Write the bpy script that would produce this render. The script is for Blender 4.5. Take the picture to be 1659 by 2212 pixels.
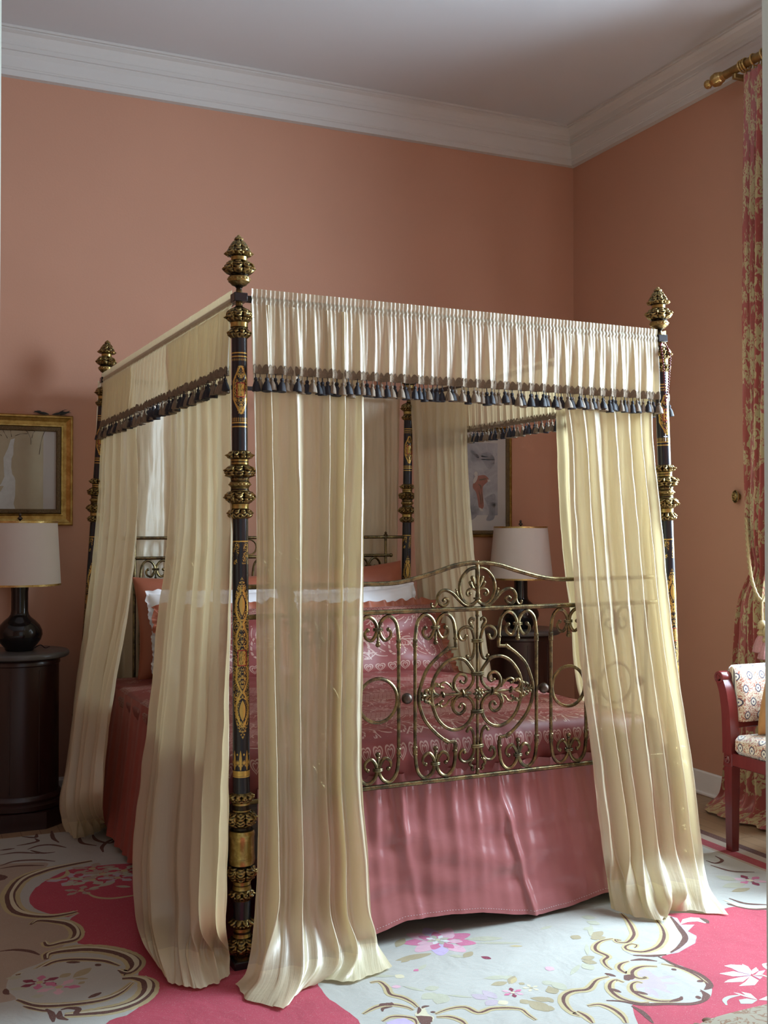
import bpy, math, random
import numpy as np
from mathutils import Vector, Matrix, noise
from mathutils.geometry import tessellate_polygon
PI = math.pi
rnd = random.Random(7)
for o in list(bpy.data.objects): bpy.data.objects.remove(o)
SC = bpy.context.scene
COL = SC.collection

# ------------------------------------------------------------------ camera
FOC, YAW, PITCH, CAMH = 2333.4, 0.4196, 0.0144, 1.5
cam = bpy.data.cameras.new('camera'); co = bpy.data.objects.new('camera', cam); COL.objects.link(co)
cam.sensor_fit = 'HORIZONTAL'; cam.sensor_width = 36.0; cam.lens = 36.0 * FOC / 1659
cam.clip_start = 0.05
co.location = (0, 0, CAMH); co.rotation_euler = (PI / 2 + PITCH, 0, -YAW)
SC.camera = co
# ------------------------------------------------------------------ light
SC.view_settings.view_transform = 'Standard'; SC.view_settings.look = 'None'
SC.view_settings.gamma = 1.0; SC.view_settings.use_curve_mapping = False
SC.view_settings.exposure = 0.26
W = bpy.data.worlds.new('world'); SC.world = W; W.use_nodes = True
W.node_tree.nodes['Background'].inputs[0].default_value = (0.80, 0.90, 1.0, 1)
W.node_tree.nodes['Background'].inputs[1].default_value = 0.45
def area(name, loc, rot, sx, sy, power, col, spread=180):
    l = bpy.data.lights.new(name, 'AREA'); l.shape = 'RECTANGLE'; l.size = sx; l.size_y = sy
    l.energy = power; l.color = col; l.spread = math.radians(spread)
    o = bpy.data.objects.new(name, l); COL.objects.link(o); o.location = loc; o.rotation_euler = rot
    return o
DAY = (0.66, 0.84, 1.0)
# daylight outside the tall window in the right wall
area('window_daylight', (4.95, 3.26, 2.80), (0, math.radians(63), 0), 2.9, 2.1, 760, DAY)
# light thrown up from the ground outside the same window
area('ground_daylight', (4.95, 3.26, 0.95), (0, math.radians(112), 0), 2.6, 2.1, 110, (0.80, 0.90, 1.0))

# ------------------------------------------------------------------ room numbers
YB, XR, XL, YF, ZC = 6.1227, 4.133, -3.0, 1.40, 4.16
BX, BY, BT, BW, BL = 1.0589, 3.5863, 0.0300, 1.8189, 2.2807
BED = Matrix.Translation((BX, BY, 0)) @ Matrix.Rotation(BT, 4, 'Z')
BEDI = BED.inverted()
WORLD = Matrix.Identity(4)
_f = Vector((math.sin(YAW) * math.cos(PITCH), math.cos(YAW) * math.cos(PITCH), math.sin(PITCH)))
_r = Vector((math.cos(YAW), -math.sin(YAW), 0)); _u = _r.cross(_f)
EYE = Vector((0, 0, CAMH))
def ray(x, y): return _f + _r * ((x - 829.5) / FOC) - _u * ((y - 1106) / FOC)
def hit(x, y, n, d, frame=None):
    """point where the view through a photo pixel meets the plane n.p = d (in the frame's coordinates)"""
    e, r = EYE, ray(x, y)
    if frame is not None:
        fi = frame.inverted(); e = fi @ e; r = fi.to_3x3() @ r
    n = Vector(n); t = (d - n.dot(e)) / n.dot(r)
    return e + r * t
def floor_at(x, y, z=0.0): return hit(x, y, (0, 0, 1), z)
def bed_v(x, y, v): return hit(x, y, (0, 1, 0), v, BED)
def bed_u(x, y, u, k=0.0): return hit(x, y, (1, 0, -k), u, BED)     # plane u = u0 + k z
def bed_floor(x, y, z=0.012): return hit(x, y, (0, 0, 1), z, BED)

# ------------------------------------------------------------------ mesh builder
def cr(pts, n):
    """Catmull-Rom through points, n samples"""
    P = [Vector(p) for p in pts]
    if len(P) == 2: return [P[0].lerp(P[1], i / (n - 1)) for i in range(n)]
    d = [0.0]
    for a, b in zip(P, P[1:]): d.append(d[-1] + max((b - a).length, 1e-9))
    out = []
    for i in range(n):
        t = d[-1] * i / (n - 1); k = 0
        while k < len(P) - 2 and t > d[k + 1]: k += 1
        s = (t - d[k]) / (d[k + 1] - d[k])
        p1, p2 = P[k], P[k + 1]; h = d[k + 1] - d[k]
        m1 = (p2 - P[k - 1]) / (d[k + 1] - d[k - 1]) * h if k > 0 else (p2 - p1)
        m2 = (P[k + 2] - p1) / (d[k + 2] - d[k]) * h if k + 2 < len(P) else (p2 - p1)
        s2, s3 = s * s, s * s * s
        out.append(p1 * (2 * s3 - 3 * s2 + 1) + m1 * (s3 - 2 * s2 + s) + p2 * (3 * s2 - 2 * s3) + m2 * (s3 - s2))
    return out
class MB:
    def __init__(s): s.v = []; s.f = []; s.uv = []; s.mi = []; s.cur = 0
    def face(s, ids, uv=None):
        s.f.append(tuple(ids)); s.uv.append(uv or [(0, 0)] * len(ids)); s.mi.append(s.cur)
    def add(s, p): s.v.append(Vector(p)); return len(s.v) - 1
    def grid(s, fn, nu, nv, uvf=None, closed_u=False, mif=None):
        b = len(s.v)
        for j in range(nv + 1):
            for i in range(nu if closed_u else nu + 1): s.add(fn(i / nu, j / nv))
        w = nu if closed_u else nu + 1
        uvf = uvf or (lambda a, c: (a, c))
        for j in range(nv):
            if mif: s.cur = mif((j + .5) / nv)
            for i in range(nu):
                k = (i + 1) % w
                s.face((b + j * w + i, b + j * w + k, b + (j + 1) * w + k, b + (j + 1) * w + i),
                       [uvf(i / nu, j / nv), uvf((i + 1) / nu, j / nv), uvf((i + 1) / nu, (j + 1) / nv), uvf(i / nu, (j + 1) / nv)])
        if mif: s.cur = 0
        return s
    def lathe(s, prof, seg=24, c=(0, 0, 0), mod=None, caps=True, axis=None):
        c = Vector(c); n = len(prof)
        def fn(a, b):
            k = round(b * (n - 1)); p = prof[k]; th = 2 * PI * a; r = p[0]
            if mod: r = mod(k, th, p)
            q = Vector((r * math.cos(th), r * math.sin(th), p[1]))
            if axis is not None: q = axis @ q
            return c + q
        b0 = len(s.v)
        s.grid(fn, seg, n - 1, lambda a, b: (a, prof[round(b * (n - 1))][1]), closed_u=True)
        if caps:
            if prof[0][0] > 1e-5: s.face([b0 + i for i in range(seg)][::-1])
            if prof[-1][0] > 1e-5: s.face([b0 + (n - 1) * seg + i for i in range(seg)])
        return s
    def tube(s, path, r, seg=8, closed=False, caps=True):
        P = [Vector(p) for p in path]; n = len(P)
        rr = r if isinstance(r, (list, tuple)) else [r] * n
        ref = None; b = len(s.v)
        for i in range(n):
            t = (P[(i + 1) % n] - P[i - 1]) if closed else (P[min(i + 1, n - 1)] - P[max(i - 1, 0)])
            if t.length < 1e-9: t = Vector((0, 0, 1))
            t.normalize()
            if ref is None: ref = t.orthogonal().normalized()
            ref = (ref - t * ref.dot(t))
            ref = ref.normalized() if ref.length > 1e-6 else t.orthogonal().normalized()
            bn = t.cross(ref)
            for k in range(seg):
                a = 2 * PI * k / seg; s.add(P[i] + (ref * math.cos(a) + bn * math.sin(a)) * rr[i])
        m = n if closed else n - 1
        for i in range(m):
            j = (i + 1) % n
            for k in range(seg):
                l = (k + 1) % seg
                s.face((b + i * seg + k, b + i * seg + l, b + j * seg + l, b + j * seg + k),
                       [(k / seg, i / n), ((k + 1) / seg, i / n), ((k + 1) / seg, (i + 1) / n), (k / seg, (i + 1) / n)])
        if caps and not closed:
            s.face([b + k for k in range(seg)][::-1]); s.face([b + (n - 1) * seg + k for k in range(seg)])
        return s
    def ball(s, c, r, seg=14, rings=9, sc=(1, 1, 1)):
        pr = [(max(r * math.sin(PI * i / rings), 1e-6), -r * math.cos(PI * i / rings)) for i in range(rings + 1)]
        return s.lathe(pr, seg, c, axis=Matrix.Diagonal(sc), caps=False)
    def box(s, a, b, bev=0.0, M=None):
        a = Vector(a); b = Vector(b); h = (b - a) / 2; c = (a + b) / 2; h = Vector([abs(x) for x in h])
        bev = min(bev, min(h) * .98)
        if bev <= 0:
            ids = [s.add(c + Vector((x * h.x, y * h.y, z * h.z))) for x in (-1, 1) for y in (-1, 1) for z in (-1, 1)]
            F = [(0, 1, 3, 2), (4, 6, 7, 5), (0, 4, 5, 1), (2, 3, 7, 6), (0, 2, 6, 4), (1, 5, 7, 3)]
        else:
            ids = []; F = []
            key = {}
            for x in (-1, 1):
                for y in (-1, 1):
                    for z in (-1, 1):
                        for ax in range(3):
                            o = [h.x - bev, h.y - bev, h.z - bev]; o[ax] += bev
                            key[(x, y, z, ax)] = len(ids)
                            ids.append(s.add(c + Vector((x * o[0], y * o[1], z * o[2]))))
            for ax in range(3):
                p, q = (ax + 1) % 3, (ax + 2) % 3
                for sg in (-1, 1):
                    L = []
                    for u, w in ((-1, -1), (1, -1), (1, 1), (-1, 1)):
                        k = [0, 0, 0]; k[ax] = sg; k[p] = u; k[q] = w; L.append(key[(*k, ax)])
                    F.append(L if sg > 0 else L[::-1])
            for ax in range(3):
                p, q = (ax + 1) % 3, (ax + 2) % 3
                for sp in (-1, 1):
                    for sq in (-1, 1):
                        k0 = [0, 0, 0]; k0[p] = sp; k0[q] = sq; k1 = list(k0); k0[ax] = -1; k1[ax] = 1
                        L = [key[(*k0, p)], key[(*k1, p)], key[(*k1, q)], key[(*k0, q)]]
                        F.append(L if sp * sq < 0 else L[::-1])
            for x in (-1, 1):
                for y in (-1, 1):
                    for z in (-1, 1):
                        L = [key[(x, y, z, 0)], key[(x, y, z, 1)], key[(x, y, z, 2)]]
                        F.append(L if x * y * z > 0 else L[::-1])
        if M is not None:
            for i in ids: s.v[i] = M @ s.v[i]
        for q in F:
            P = [s.v[ids[i]] for i in q]; n = (P[1] - P[0]).cross(P[2] - P[0])
            k = max(range(3), key=lambda t: abs(n[t])); u, w = [t for t in range(3) if t != k]
            s.face([ids[i] for i in q], [(p[u], p[w]) for p in P])
        return s
    def poly(s, pts, n=None):
        P = [Vector(p) for p in pts]; b = len(s.v)
        for p in P: s.add(p)
        for t in tessellate_polygon([P]):
            A, B, C = (P[i] for i in t)
            if n is not None and (B - A).cross(C - A).dot(Vector(n)) < 0: t = t[::-1]
            s.face([b + i for i in t], [(P[i].x, P[i].y) for i in t])
        return s
    def prism(s, pts, d):
        P = [Vector(p) for p in pts]; d = Vector(d); b = len(s.v); n = len(P)
        for p in P: s.add(p)
        for p in P: s.add(p + d)
        for t in tessellate_polygon([P]):
            A, B, C = (P[i] for i in t); fl = (B - A).cross(C - A).dot(d) < 0
            t2 = t if fl else t[::-1]
            s.face([b + i for i in t2]); s.face([b + n + i for i in t2[::-1]])
        nn = sum(((P[i] - P[0]).cross(P[(i + 1) % n] - P[0]) for i in range(n)), Vector())
        fl = nn.dot(d) < 0
        for i in range(n):
            j = (i + 1) % n; q = (b + i, b + j, b + n + j, b + n + i); s.face(q[::-1] if fl else q)
        return s
    def xform(s, M, start=0):
        for i in range(start, len(s.v)): s.v[i] = M @ s.v[i]
        return s
def link(name, mb, mats, frame=WORLD, origin=(0, 0, 0), parent=None, smooth=True, sharp=40, sub=0, loc=None):
    org = Vector(origin); me = bpy.data.meshes.new(name)
    me.from_pydata([tuple(v - org) for v in mb.v], [], mb.f)
    uvl = me.uv_layers.new(name='uv'); flat = [c for f in mb.uv for u in f for c in u]
    uvl.data.foreach_set('uv', flat)
    mats = mats if isinstance(mats, (list, tuple)) else [mats]
    for m in mats: me.materials.append(m)
    me.polygons.foreach_set('material_index', mb.mi)
    me.polygons.foreach_set('use_smooth', [smooth] * len(me.polygons)); me.update()
    if smooth and sharp: me.set_sharp_from_angle(angle=math.radians(sharp))
    o = bpy.data.objects.new(name, me); COL.objects.link(o)
    if parent is not None: o.parent = parent
    else: o.matrix_world = frame @ Matrix.Translation(org)
    if loc is not None: o.location = loc
    if sub: md = o.modifiers.new('sub', 'SUBSURF'); md.levels = md.render_levels = sub
    return o
def tag(o, label, cat, group=None):
    o['label'] = label; o['category'] = cat
    if group: o['group'] = group
    return o
def struct(name, mb, m, **k):
    o = link(name, mb, m, **k); o['kind'] = 'structure'; return o
class Thing:
    def __init__(s, name, label, cat, origin=(0, 0, 0), frame=WORLD, group=None):
        s.o = bpy.data.objects.new(name, None); COL.objects.link(s.o); s.org = Vector(origin); s.frame = frame
        s.o.empty_display_size = .05
        s.o.matrix_world = frame @ Matrix.Translation(s.org); tag(s.o, label, cat, group)
    def part(s, name, mb, m, parent=None, label=None, **k):
        o = link(name, mb, m, origin=s.org, parent=parent or s.o, **k)
        if label: o['label'] = label
        return o
def single(name, label, cat, mb, m, frame=WORLD, origin=None, group=None, **k):
    if origin is None:
        a = np.array([tuple(v) for v in mb.v]); lo, hi = a.min(0), a.max(0)
        origin = ((lo[0] + hi[0]) / 2, (lo[1] + hi[1]) / 2, lo[2])
    return tag(link(name, mb, m, frame=frame, origin=origin, **k), label, cat, group)
def copy_tree(o, parent=None):
    c = o.copy(); COL.objects.link(c); c.parent = parent
    for ch in list(o.children): copy_tree(ch, c)
    return c

# ------------------------------------------------------------------ materials
class S:
    def __init__(s, g, k): s.g = g; s.k = k
    def _b(s, op, *a, rev=False): return s.g.m(op, *(a + (s,) if rev else (s,) + a))
    def __add__(s, o): return s._b('ADD', o)
    __radd__ = __add__
    def __sub__(s, o): return s._b('SUBTRACT', o)
    def __rsub__(s, o): return s._b('SUBTRACT', o, rev=True)
    def __mul__(s, o): return s._b('MULTIPLY', o)
    __rmul__ = __mul__
    def __truediv__(s, o): return s._b('DIVIDE', o)
    def lt(s, o): return s._b('LESS_THAN', o)
    def gt(s, o): return s._b('GREATER_THAN', o)
    def min(s, o): return s._b('MINIMUM', o)
    def max(s, o): return s._b('MAXIMUM', o)
    def abs(s): return s._b('ABSOLUTE')
    def fr(s): return s._b('FRACT')
    def fl(s): return s._b('FLOOR')
    def sin(s): return s._b('SINE')
    def cos(s): return s._b('COSINE')
    def sqrt(s): return s._b('SQRT')
    def step(s, a, b):
        n = s.g.nt.nodes.new('ShaderNodeMapRange'); n.interpolation_type = 'SMOOTHSTEP'
        s.g.link(n.inputs[0], s); n.inputs[1].default_value = a; n.inputs[2].default_value = b
        return S(s.g, n.outputs[0])
class G:
    def __init__(s, name):
        s.mat = bpy.data.materials.new(name); s.mat.use_nodes = True; s.nt = s.mat.node_tree; s.nt.nodes.clear()
        s.out = s.nt.nodes.new('ShaderNodeOutputMaterial'); s._uv = None; s._ob = None
    def link(s, inp, val):
        if isinstance(val, S): s.nt.links.new(val.k, inp)
        elif isinstance(val, bpy.types.NodeSocket): s.nt.links.new(val, inp)
        elif isinstance(val, (tuple, list)) and len(val) == 3 and inp.type == 'RGBA': inp.default_value = (*val, 1)
        else: inp.default_value = val
    def m(s, op, *a):
        n = s.nt.nodes.new('ShaderNodeMath'); n.operation = op
        for i, x in enumerate(a): s.link(n.inputs[i], x)
        return S(s, n.outputs[0])
    def atan2(s, a, b): return s.m('ARCTAN2', a, b)
    def coord(s, kind):
        n = s.nt.nodes.new('ShaderNodeTexCoord'); x = s.nt.nodes.new('ShaderNodeSeparateXYZ')
        s.nt.links.new(n.outputs[kind], x.inputs[0]); return [S(s, q) for q in x.outputs]
    def uv(s):
        if s._uv is None: s._uv = s.coord('UV')
        return s._uv[:2]
    def ob(s):
        if s._ob is None: s._ob = s.coord('Object')
        return s._ob
    def vec(s, x, y, z=0.0):
        n = s.nt.nodes.new('ShaderNodeCombineXYZ')
        for i, q in enumerate((x, y, z)): s.link(n.inputs[i], q)
        return n.outputs[0]
    def noise(s, v, scale, detail=2, rough=.5, dist=0):
        n = s.nt.nodes.new('ShaderNodeTexNoise'); s.link(n.inputs['Vector'], v)
        n.inputs['Scale'].default_value = scale; n.inputs['Detail'].default_value = detail
        n.inputs['Roughness'].default_value = rough; n.inputs['Distortion'].default_value = dist
        return S(s, n.outputs[0])
    def voro(s, v, scale, feat='F1'):
        n = s.nt.nodes.new('ShaderNodeTexVoronoi'); n.feature = feat; s.link(n.inputs['Vector'], v)
        n.inputs['Scale'].default_value = scale; return S(s, n.outputs[0])
    def mix(s, f, a, b):
        n = s.nt.nodes.new('ShaderNodeMix'); n.data_type = 'RGBA'
        s.link(n.inputs[0], f); s.link(n.inputs[6], a); s.link(n.inputs[7], b); return n.outputs[2]
    def bump(s, h, strength=.3, dist=.01):
        n = s.nt.nodes.new('ShaderNodeBump'); s.link(n.inputs['Height'], h)
        n.inputs['Strength'].default_value = strength; n.inputs['Distance'].default_value = dist; return n.outputs[0]
    def pbr(s, col, rough=.5, metal=0.0, nrm=None, **k):
        n = s.nt.nodes.new('ShaderNodeBsdfPrincipled')
        s.link(n.inputs['Base Color'], col); s.link(n.inputs['Roughness'], rough); s.link(n.inputs['Metallic'], metal)
        if nrm is not None: s.link(n.inputs['Normal'], nrm)
        for q, v in k.items(): s.link(n.inputs[q.replace('_', ' ')], v)
        s.nt.links.new(n.outputs[0], s.out.inputs[0]); return s.mat
    def cell(s, x, y, cx, cy, stag=.5):
        ry = (y / cy); row = ry.fl(); xx = x / cx + (row * .5).fr() * (2 * stag)
        lx = (xx.fr() - .5) * cx; ly = (ry.fr() - .5) * cy
        return lx, ly, (lx * lx + ly * ly).sqrt(), s.atan2(ly, lx)
    def sheer(s, col, alpha, trans=.5, nrm=None, rough=None):
        d = s.nt.nodes.new('ShaderNodeBsdfDiffuse'); t = s.nt.nodes.new('ShaderNodeBsdfTranslucent'); p = s.nt.nodes.new('ShaderNodeBsdfTransparent')
        s.link(d.inputs[0], col)
        s.link(t.inputs[0], s.mix(.65, col, (.68, .51, .22)))      # light coming through the silk is warmer
        for q in (d, t):
            if nrm is not None: s.link(q.inputs['Normal'], nrm)
        a = s.nt.nodes.new('ShaderNodeMixShader'); a.inputs[0].default_value = trans
        s.nt.links.new(d.outputs[0], a.inputs[1]); s.nt.links.new(t.outputs[0], a.inputs[2])
        b = s.nt.nodes.new('ShaderNodeMixShader'); s.link(b.inputs[0], alpha)
        s.nt.links.new(a.outputs[0], b.inputs[1]); s.nt.links.new(p.outputs[0], b.inputs[2])
        gl = s.nt.nodes.new('ShaderNodeBsdfGlossy'); gl.inputs['Roughness'].default_value = .42; gl.inputs[0].default_value = (.9, .9, .86, 1)
        if nrm is not None: s.link(gl.inputs['Normal'], nrm)
        c = s.nt.nodes.new('ShaderNodeMixShader'); c.inputs[0].default_value = .10
        s.nt.links.new(b.outputs[0], c.inputs[1]); s.nt.links.new(gl.outputs[0], c.inputs[2])
        s.nt.links.new(c.outputs[0], s.out.inputs[0]); return s.mat
def plain(name, col, rough=.6, metal=0.0, var=.12, scale=6, bump=0.0, bs=60, **k):
    g = G(name); x, y, z = g.ob(); v = g.vec(x, y, z); n = g.noise(v, scale, 4)
    c = g.mix(n, tuple(q * (1 - var) for q in col), tuple(min(1, q * (1 + var)) for q in col))
    nr = g.bump(g.noise(v, bs, 3), bump, .01) if bump else None
    return g.pbr(c, rough, metal, nr, **k)
MAT = {}
MAT['wall'] = plain('salmon_paint', (.50, .258, .168), .75, var=.05, scale=2, bump=.05, bs=90)
MAT['ceiling'] = plain('ceiling_paint', (.58, .575, .58), .8, var=.04, scale=1.5)
MAT['cornice'] = plain('cornice_paint', (.58, .565, .54), .7, var=.04, scale=3)
MAT['jamb'] = plain('cream_door_paint', (.74, .74, .64), .45, var=.04)
MAT['white'] = plain('white_paint', (.75, .73, .71), .5, var=.04)
def m_brass(name, c1, c2, rough=.36):
    g = G(name); x, y, z = g.ob(); v = g.vec(x, y, z); n = g.noise(v, 28, 5, .6)
    n2 = g.noise(v, 160, 3)
    c = g.mix(n.step(.35, .65), c1, c2)
    return g.pbr(c, n2 * .25 + (rough - .12), 1.0, g.bump(n2, .12, .002))
MAT['brass'] = m_brass('aged_brass', (.085, .072, .045), (.25, .195, .092), .30)
MAT['ball'] = m_brass('dull_bronze', (.07, .055, .045), (.13, .10, .08), .40)
MAT['lampbrass'] = m_brass('polished_brass', (.55, .40, .15), (.62, .46, .2), .3)
def m_gilt():
    g = G('chased_gilt'); x, y, z = g.ob(); v = g.vec(x, y, z)
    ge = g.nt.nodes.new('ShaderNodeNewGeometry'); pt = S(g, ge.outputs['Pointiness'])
    n = g.noise(v, 55, 4, .55, 1.0); a = g.voro(v, 150, 'SMOOTH_F1'); h = pt.step(.40, .60) + (n - .5) * .55  # pointiness darkens the hollows: crevice shade put into the gilt colour, mottled by noise
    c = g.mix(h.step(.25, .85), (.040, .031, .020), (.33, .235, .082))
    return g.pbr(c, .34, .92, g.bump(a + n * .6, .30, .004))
MAT['gilt'] = m_gilt()
def m_giltplain():
    g = G('smooth_gilt'); x, y, z = g.ob(); v = g.vec(x, y, z); n = g.noise(v, 40, 5, .6)
    c = g.mix(n.step(.38, .7), (.27, .19, .055), (.52, .38, .13)); return g.pbr(c, .33, .9, g.bump(n, .15, .003))
MAT['giltplain'] = m_giltplain()
MAT['lacquer'] = plain('black_lacquer', (.012, .011, .014), .22, var=.3)
MAT['ceramic'] = plain('black_ceramic', (.010, .008, .009), .12, var=.3)
def m_post():
    g = G('lacquer_with_gold_scrollwork'); a, z = g.uv()
    x = (((a - .48) * 2).fr() - .5) * .088; ax = x.abs()
    def rng(lo, hi): return z.gt(lo) * z.lt(hi)
    def orr(*q):
        r = q[0]
        for k in q[1:]: r = r.max(k)
        return r
    n = g.noise(g.vec(ax * 95, z * 95, 0), 1, 2, .5, .8); scr = (n - .5).abs().lt(.036)
    n2 = g.noise(g.vec(ax * 190, z * 190, 3.1), 1, 1); blob = n2.gt(.60)
    lines = orr(*[rng(q - .0022, q + .0022) for q in (2.097, 2.085, 1.858, 1.845, 1.453, .664, .652)], rng(.655, .672))
    fx = (((a * 26).fr()) - .5).abs()
    rows = orr(*[(fx * .0068 * 4 + (z - q).abs() * 1.4).lt(.0075) for q in (2.074, 1.872, 1.866)])
    d1 = (z - 1.970).abs()
    st1 = (ax - (.030 - (d1 - .03).max(0.0) * .55)).abs().lt(.0032) * d1.lt(.083)
    env1 = ax.lt(.036 - d1 * .32) * d1.lt(.082); sq1 = ax.lt(.013) * d1.lt(.022)
    d2 = (z - 1.056).abs()
    xs = (d2 * (PI / .1155)).sin().abs() * .019 + .003
    st2 = (ax - xs).abs().lt(.0036) * d2.lt(.236)
    dl = (d2 - .179) / .036; lens = ax.lt((1.0 - dl * dl).max(0.0) * .0105)
    lensb = ax.lt((1.0 - dl * dl * .8).max(0.0) * .0145) - lens
    q2 = d2 / .276; env2 = ax.lt((1.0 - q2 * q2 * q2 * q2).max(0.0) * .037)
    sq2 = ax.lt(.013) * d2.lt(.024)
    px = ((a * 8).fr() - .5).abs() * .022; pz = (z - .705) / .038
    pal = (px - (1 - pz * pz).max(0.0) * .0046).lt(0) * rng(.675, .747) + ((px - .0085).abs() + (z - .700).abs() * .30).lt(.0030) + ((px - .0100).abs() + (z - .728).abs() * .5).lt(.0022) + ((px - .0055).abs() + (z - .690).abs() * .4).lt(.0016)
    pal2 = ((scr + blob).min(1)) * rng(1.375 , 1.45) * (ax + (1.45 - z) * .1).gt(.008) * (g.noise(g.vec(a * 9, z * 14, 0), 1, 2).gt(.44))
    fill = (scr + blob).min(1)
    m = orr(lines, rows, st1, env1 * fill, sq1, st2, lens, (env2 * fill) * (1 - lensb.max(0.0)), sq2, pal.min(1), pal2)
    red = orr(ax.lt(.0165) * d1.lt(.0255) - sq1, ax.lt(.0165) * d2.lt(.0275) - sq2)
    w = g.noise(g.vec(a * 60, z * 90, 1.7), 1, 3)
    gold = g.mix(w, (.52, .33, .07), (.70, .47, .13)); gold = g.mix((sq1 + sq2) * w.gt(.55), gold, (.16, .12, .04))
    c = g.mix(m * w.gt(.28), (.012, .011, .015), gold); c = g.mix(red, c, (.30, .03, .03))
    return g.pbr(c, .26, m * .55)
MAT['post'] = m_post()
def m_sheer(name, col, alpha, trans=.5):
    g = G(name); u, v = g.uv()
    w = g.noise(g.vec(u * 30, v * 3.2, 0), 1, 4, .6); fine = g.noise(g.vec(u * 9, v * 26, 2.2), 1, 3)
    c = g.mix(w, tuple(q * .93 for q in col), tuple(min(1, q * 1.05) for q in col))
    return g.sheer(c, (w - .5) * .18 + alpha, trans, g.bump(w * .7 + fine * .3, .35, .012))
MAT['sheer'] = m_sheer('cream_sheer_silk', (.78, .71, .49), .16, .42)
MAT['hem'] = m_sheer('cream_sheer_double_hem', (.80, .74, .50), .02, .40)
MAT['valance'] = m_sheer('cream_gathered_voile', (.78, .70, .50), .20, .42)
def m_satin(name, col, rough=.34, var=.10, bs=.25):
    g = G(name); u, v = g.uv(); n = g.noise(g.vec(u * 5, v * 5, 0), 1, 4)
    wr = g.noise(g.vec(u * 6, v * 12, 0), 1, 3, .5, .6)
    c = g.mix(n, tuple(q * (1 - var) for q in col), tuple(q * (1 + var) for q in col))
    return g.pbr(c, rough, 0.0, g.bump(wr, bs, .02), Sheen_Weight=.10, Sheen_Roughness=.4)
MAT['satin'] = m_satin('rose_satin', (.33, .118, .118), .24, bs=.10)
MAT['linen_rose'] = m_satin('matt_rose_cloth', (.30, .060, .040), .7, bs=.15)
MAT['rust'] = m_satin('rust_satin', (.34, .095, .048), .5, bs=.12)
MAT['white_linen'] = m_satin('white_cotton', (.80, .79, .82), .8, .03, .15)
MAT['mattress'] = plain('ticking', (.55, .48, .42), .9)
def m_brocade(name, hem):
    g = G(name); u, v = g.uv()          # metres; v counts from the hem
    def ridge(sc, w, off=0.0, d=1.0): return (g.noise(g.vec(u * sc, v * sc, off), 1, 2, .5, d) - .5).abs().lt(w)
    cx = ((u / .047).fr() - .5) * .047 / .019
    hx = cx.abs(); hy = (v - hem) / .019
    hh = hy - hx.sqrt() * .75 + .15; hr = hx * hx + hh * hh
    heart = hr.lt(1.0) * (1 - hr.gt(.35) * hr.lt(.62)) * (1 - hr.lt(.16))
    def band(lo, hi): return v.gt(lo) * v.lt(hi)
    lx, ly, r, th = g.cell(u + g.noise(g.vec(u * 3, v * 3, 0), 1, 1) * .05, v, .20, .22)
    pet = (th * 6).cos() * .35 + .65
    ros = (r / pet); rose = ros.lt(.050) * (1 - (ros - .036).abs().lt(.006)) * (1 - (ros - .016).abs().lt(.004)) * ridge(55, .12, 4)
    leafx, leafy, r2, t2 = g.cell(u + v * .6 + .1, v - u * .3, .20, .16)
    le = (leafx.abs() / .055 + (leafy.abs() / .018)); leaf = (le - 1).abs().lt(.12) + le.lt(.95) * ((leafx * 60 + leafy.abs() * 70).fr()).lt(.22)
    bands = band(hem + .045, hem + .30) * g.noise(g.vec(u * 4, v * 5, 5), 1, 1).gt(.40)
    field = band(hem + .045, 3.0)
    def lat(x, y, c): return g.cell(x, y, c, c)[2]
    lc = lat(u, v, .021); lace = ((lc - .0068).abs().lt(.0016)).max(lc.lt(.0022))
    wu = u + g.noise(g.vec(u * 4, v * 4, 3), 1, 1) * .07
    sx, sy, r3, t3 = g.cell(wu + .05, v + .09, .17, .19)
    sp = ((t3 / (2 * PI)) + r3 * 24).fr(); spiral = (sp - .5).abs().lt(.085) * r3.lt(.072) * ((t3 * 15 + r3 * 160).sin().gt(-.55))
    plume = ((t3 * 8 + r3 * 90).sin().abs().lt(.28)) * r3.gt(.056) * r3.lt(.088)
    dots = lat(u + .011, v, .034).lt(.0026)
    lb = (((v - hem) / .46).fr() - .66).abs()
    lace_band = lb.lt(.11) * lace
    edge_line = (lb - .125).abs().lt(.006)
    m = heart + rose * field + leaf.min(1) * bands + (lace_band + edge_line) * field + (spiral.max(plume) + dots * .7) * field * lb.gt(.13) * v.lt(hem + 1.25)
    m = m.min(1)
    tone = g.noise(g.vec(u * 3, v * 3, 7), 1, 2)
    base = g.mix(tone, (.185, .036, .032), (.235, .050, .045))
    wv = g.noise(g.vec(u * 300, v * 40, 0), 1, 1)
    c = g.mix(m * (wv * .35 + .55), base, (.48, .32, .26))
    return g.pbr(c, .46 - m * .08, 0.0, g.bump(m, .25, .002), Specular_IOR_Level=.4)
MAT['brocade'] = m_brocade('rose_brocade', .11)
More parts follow.
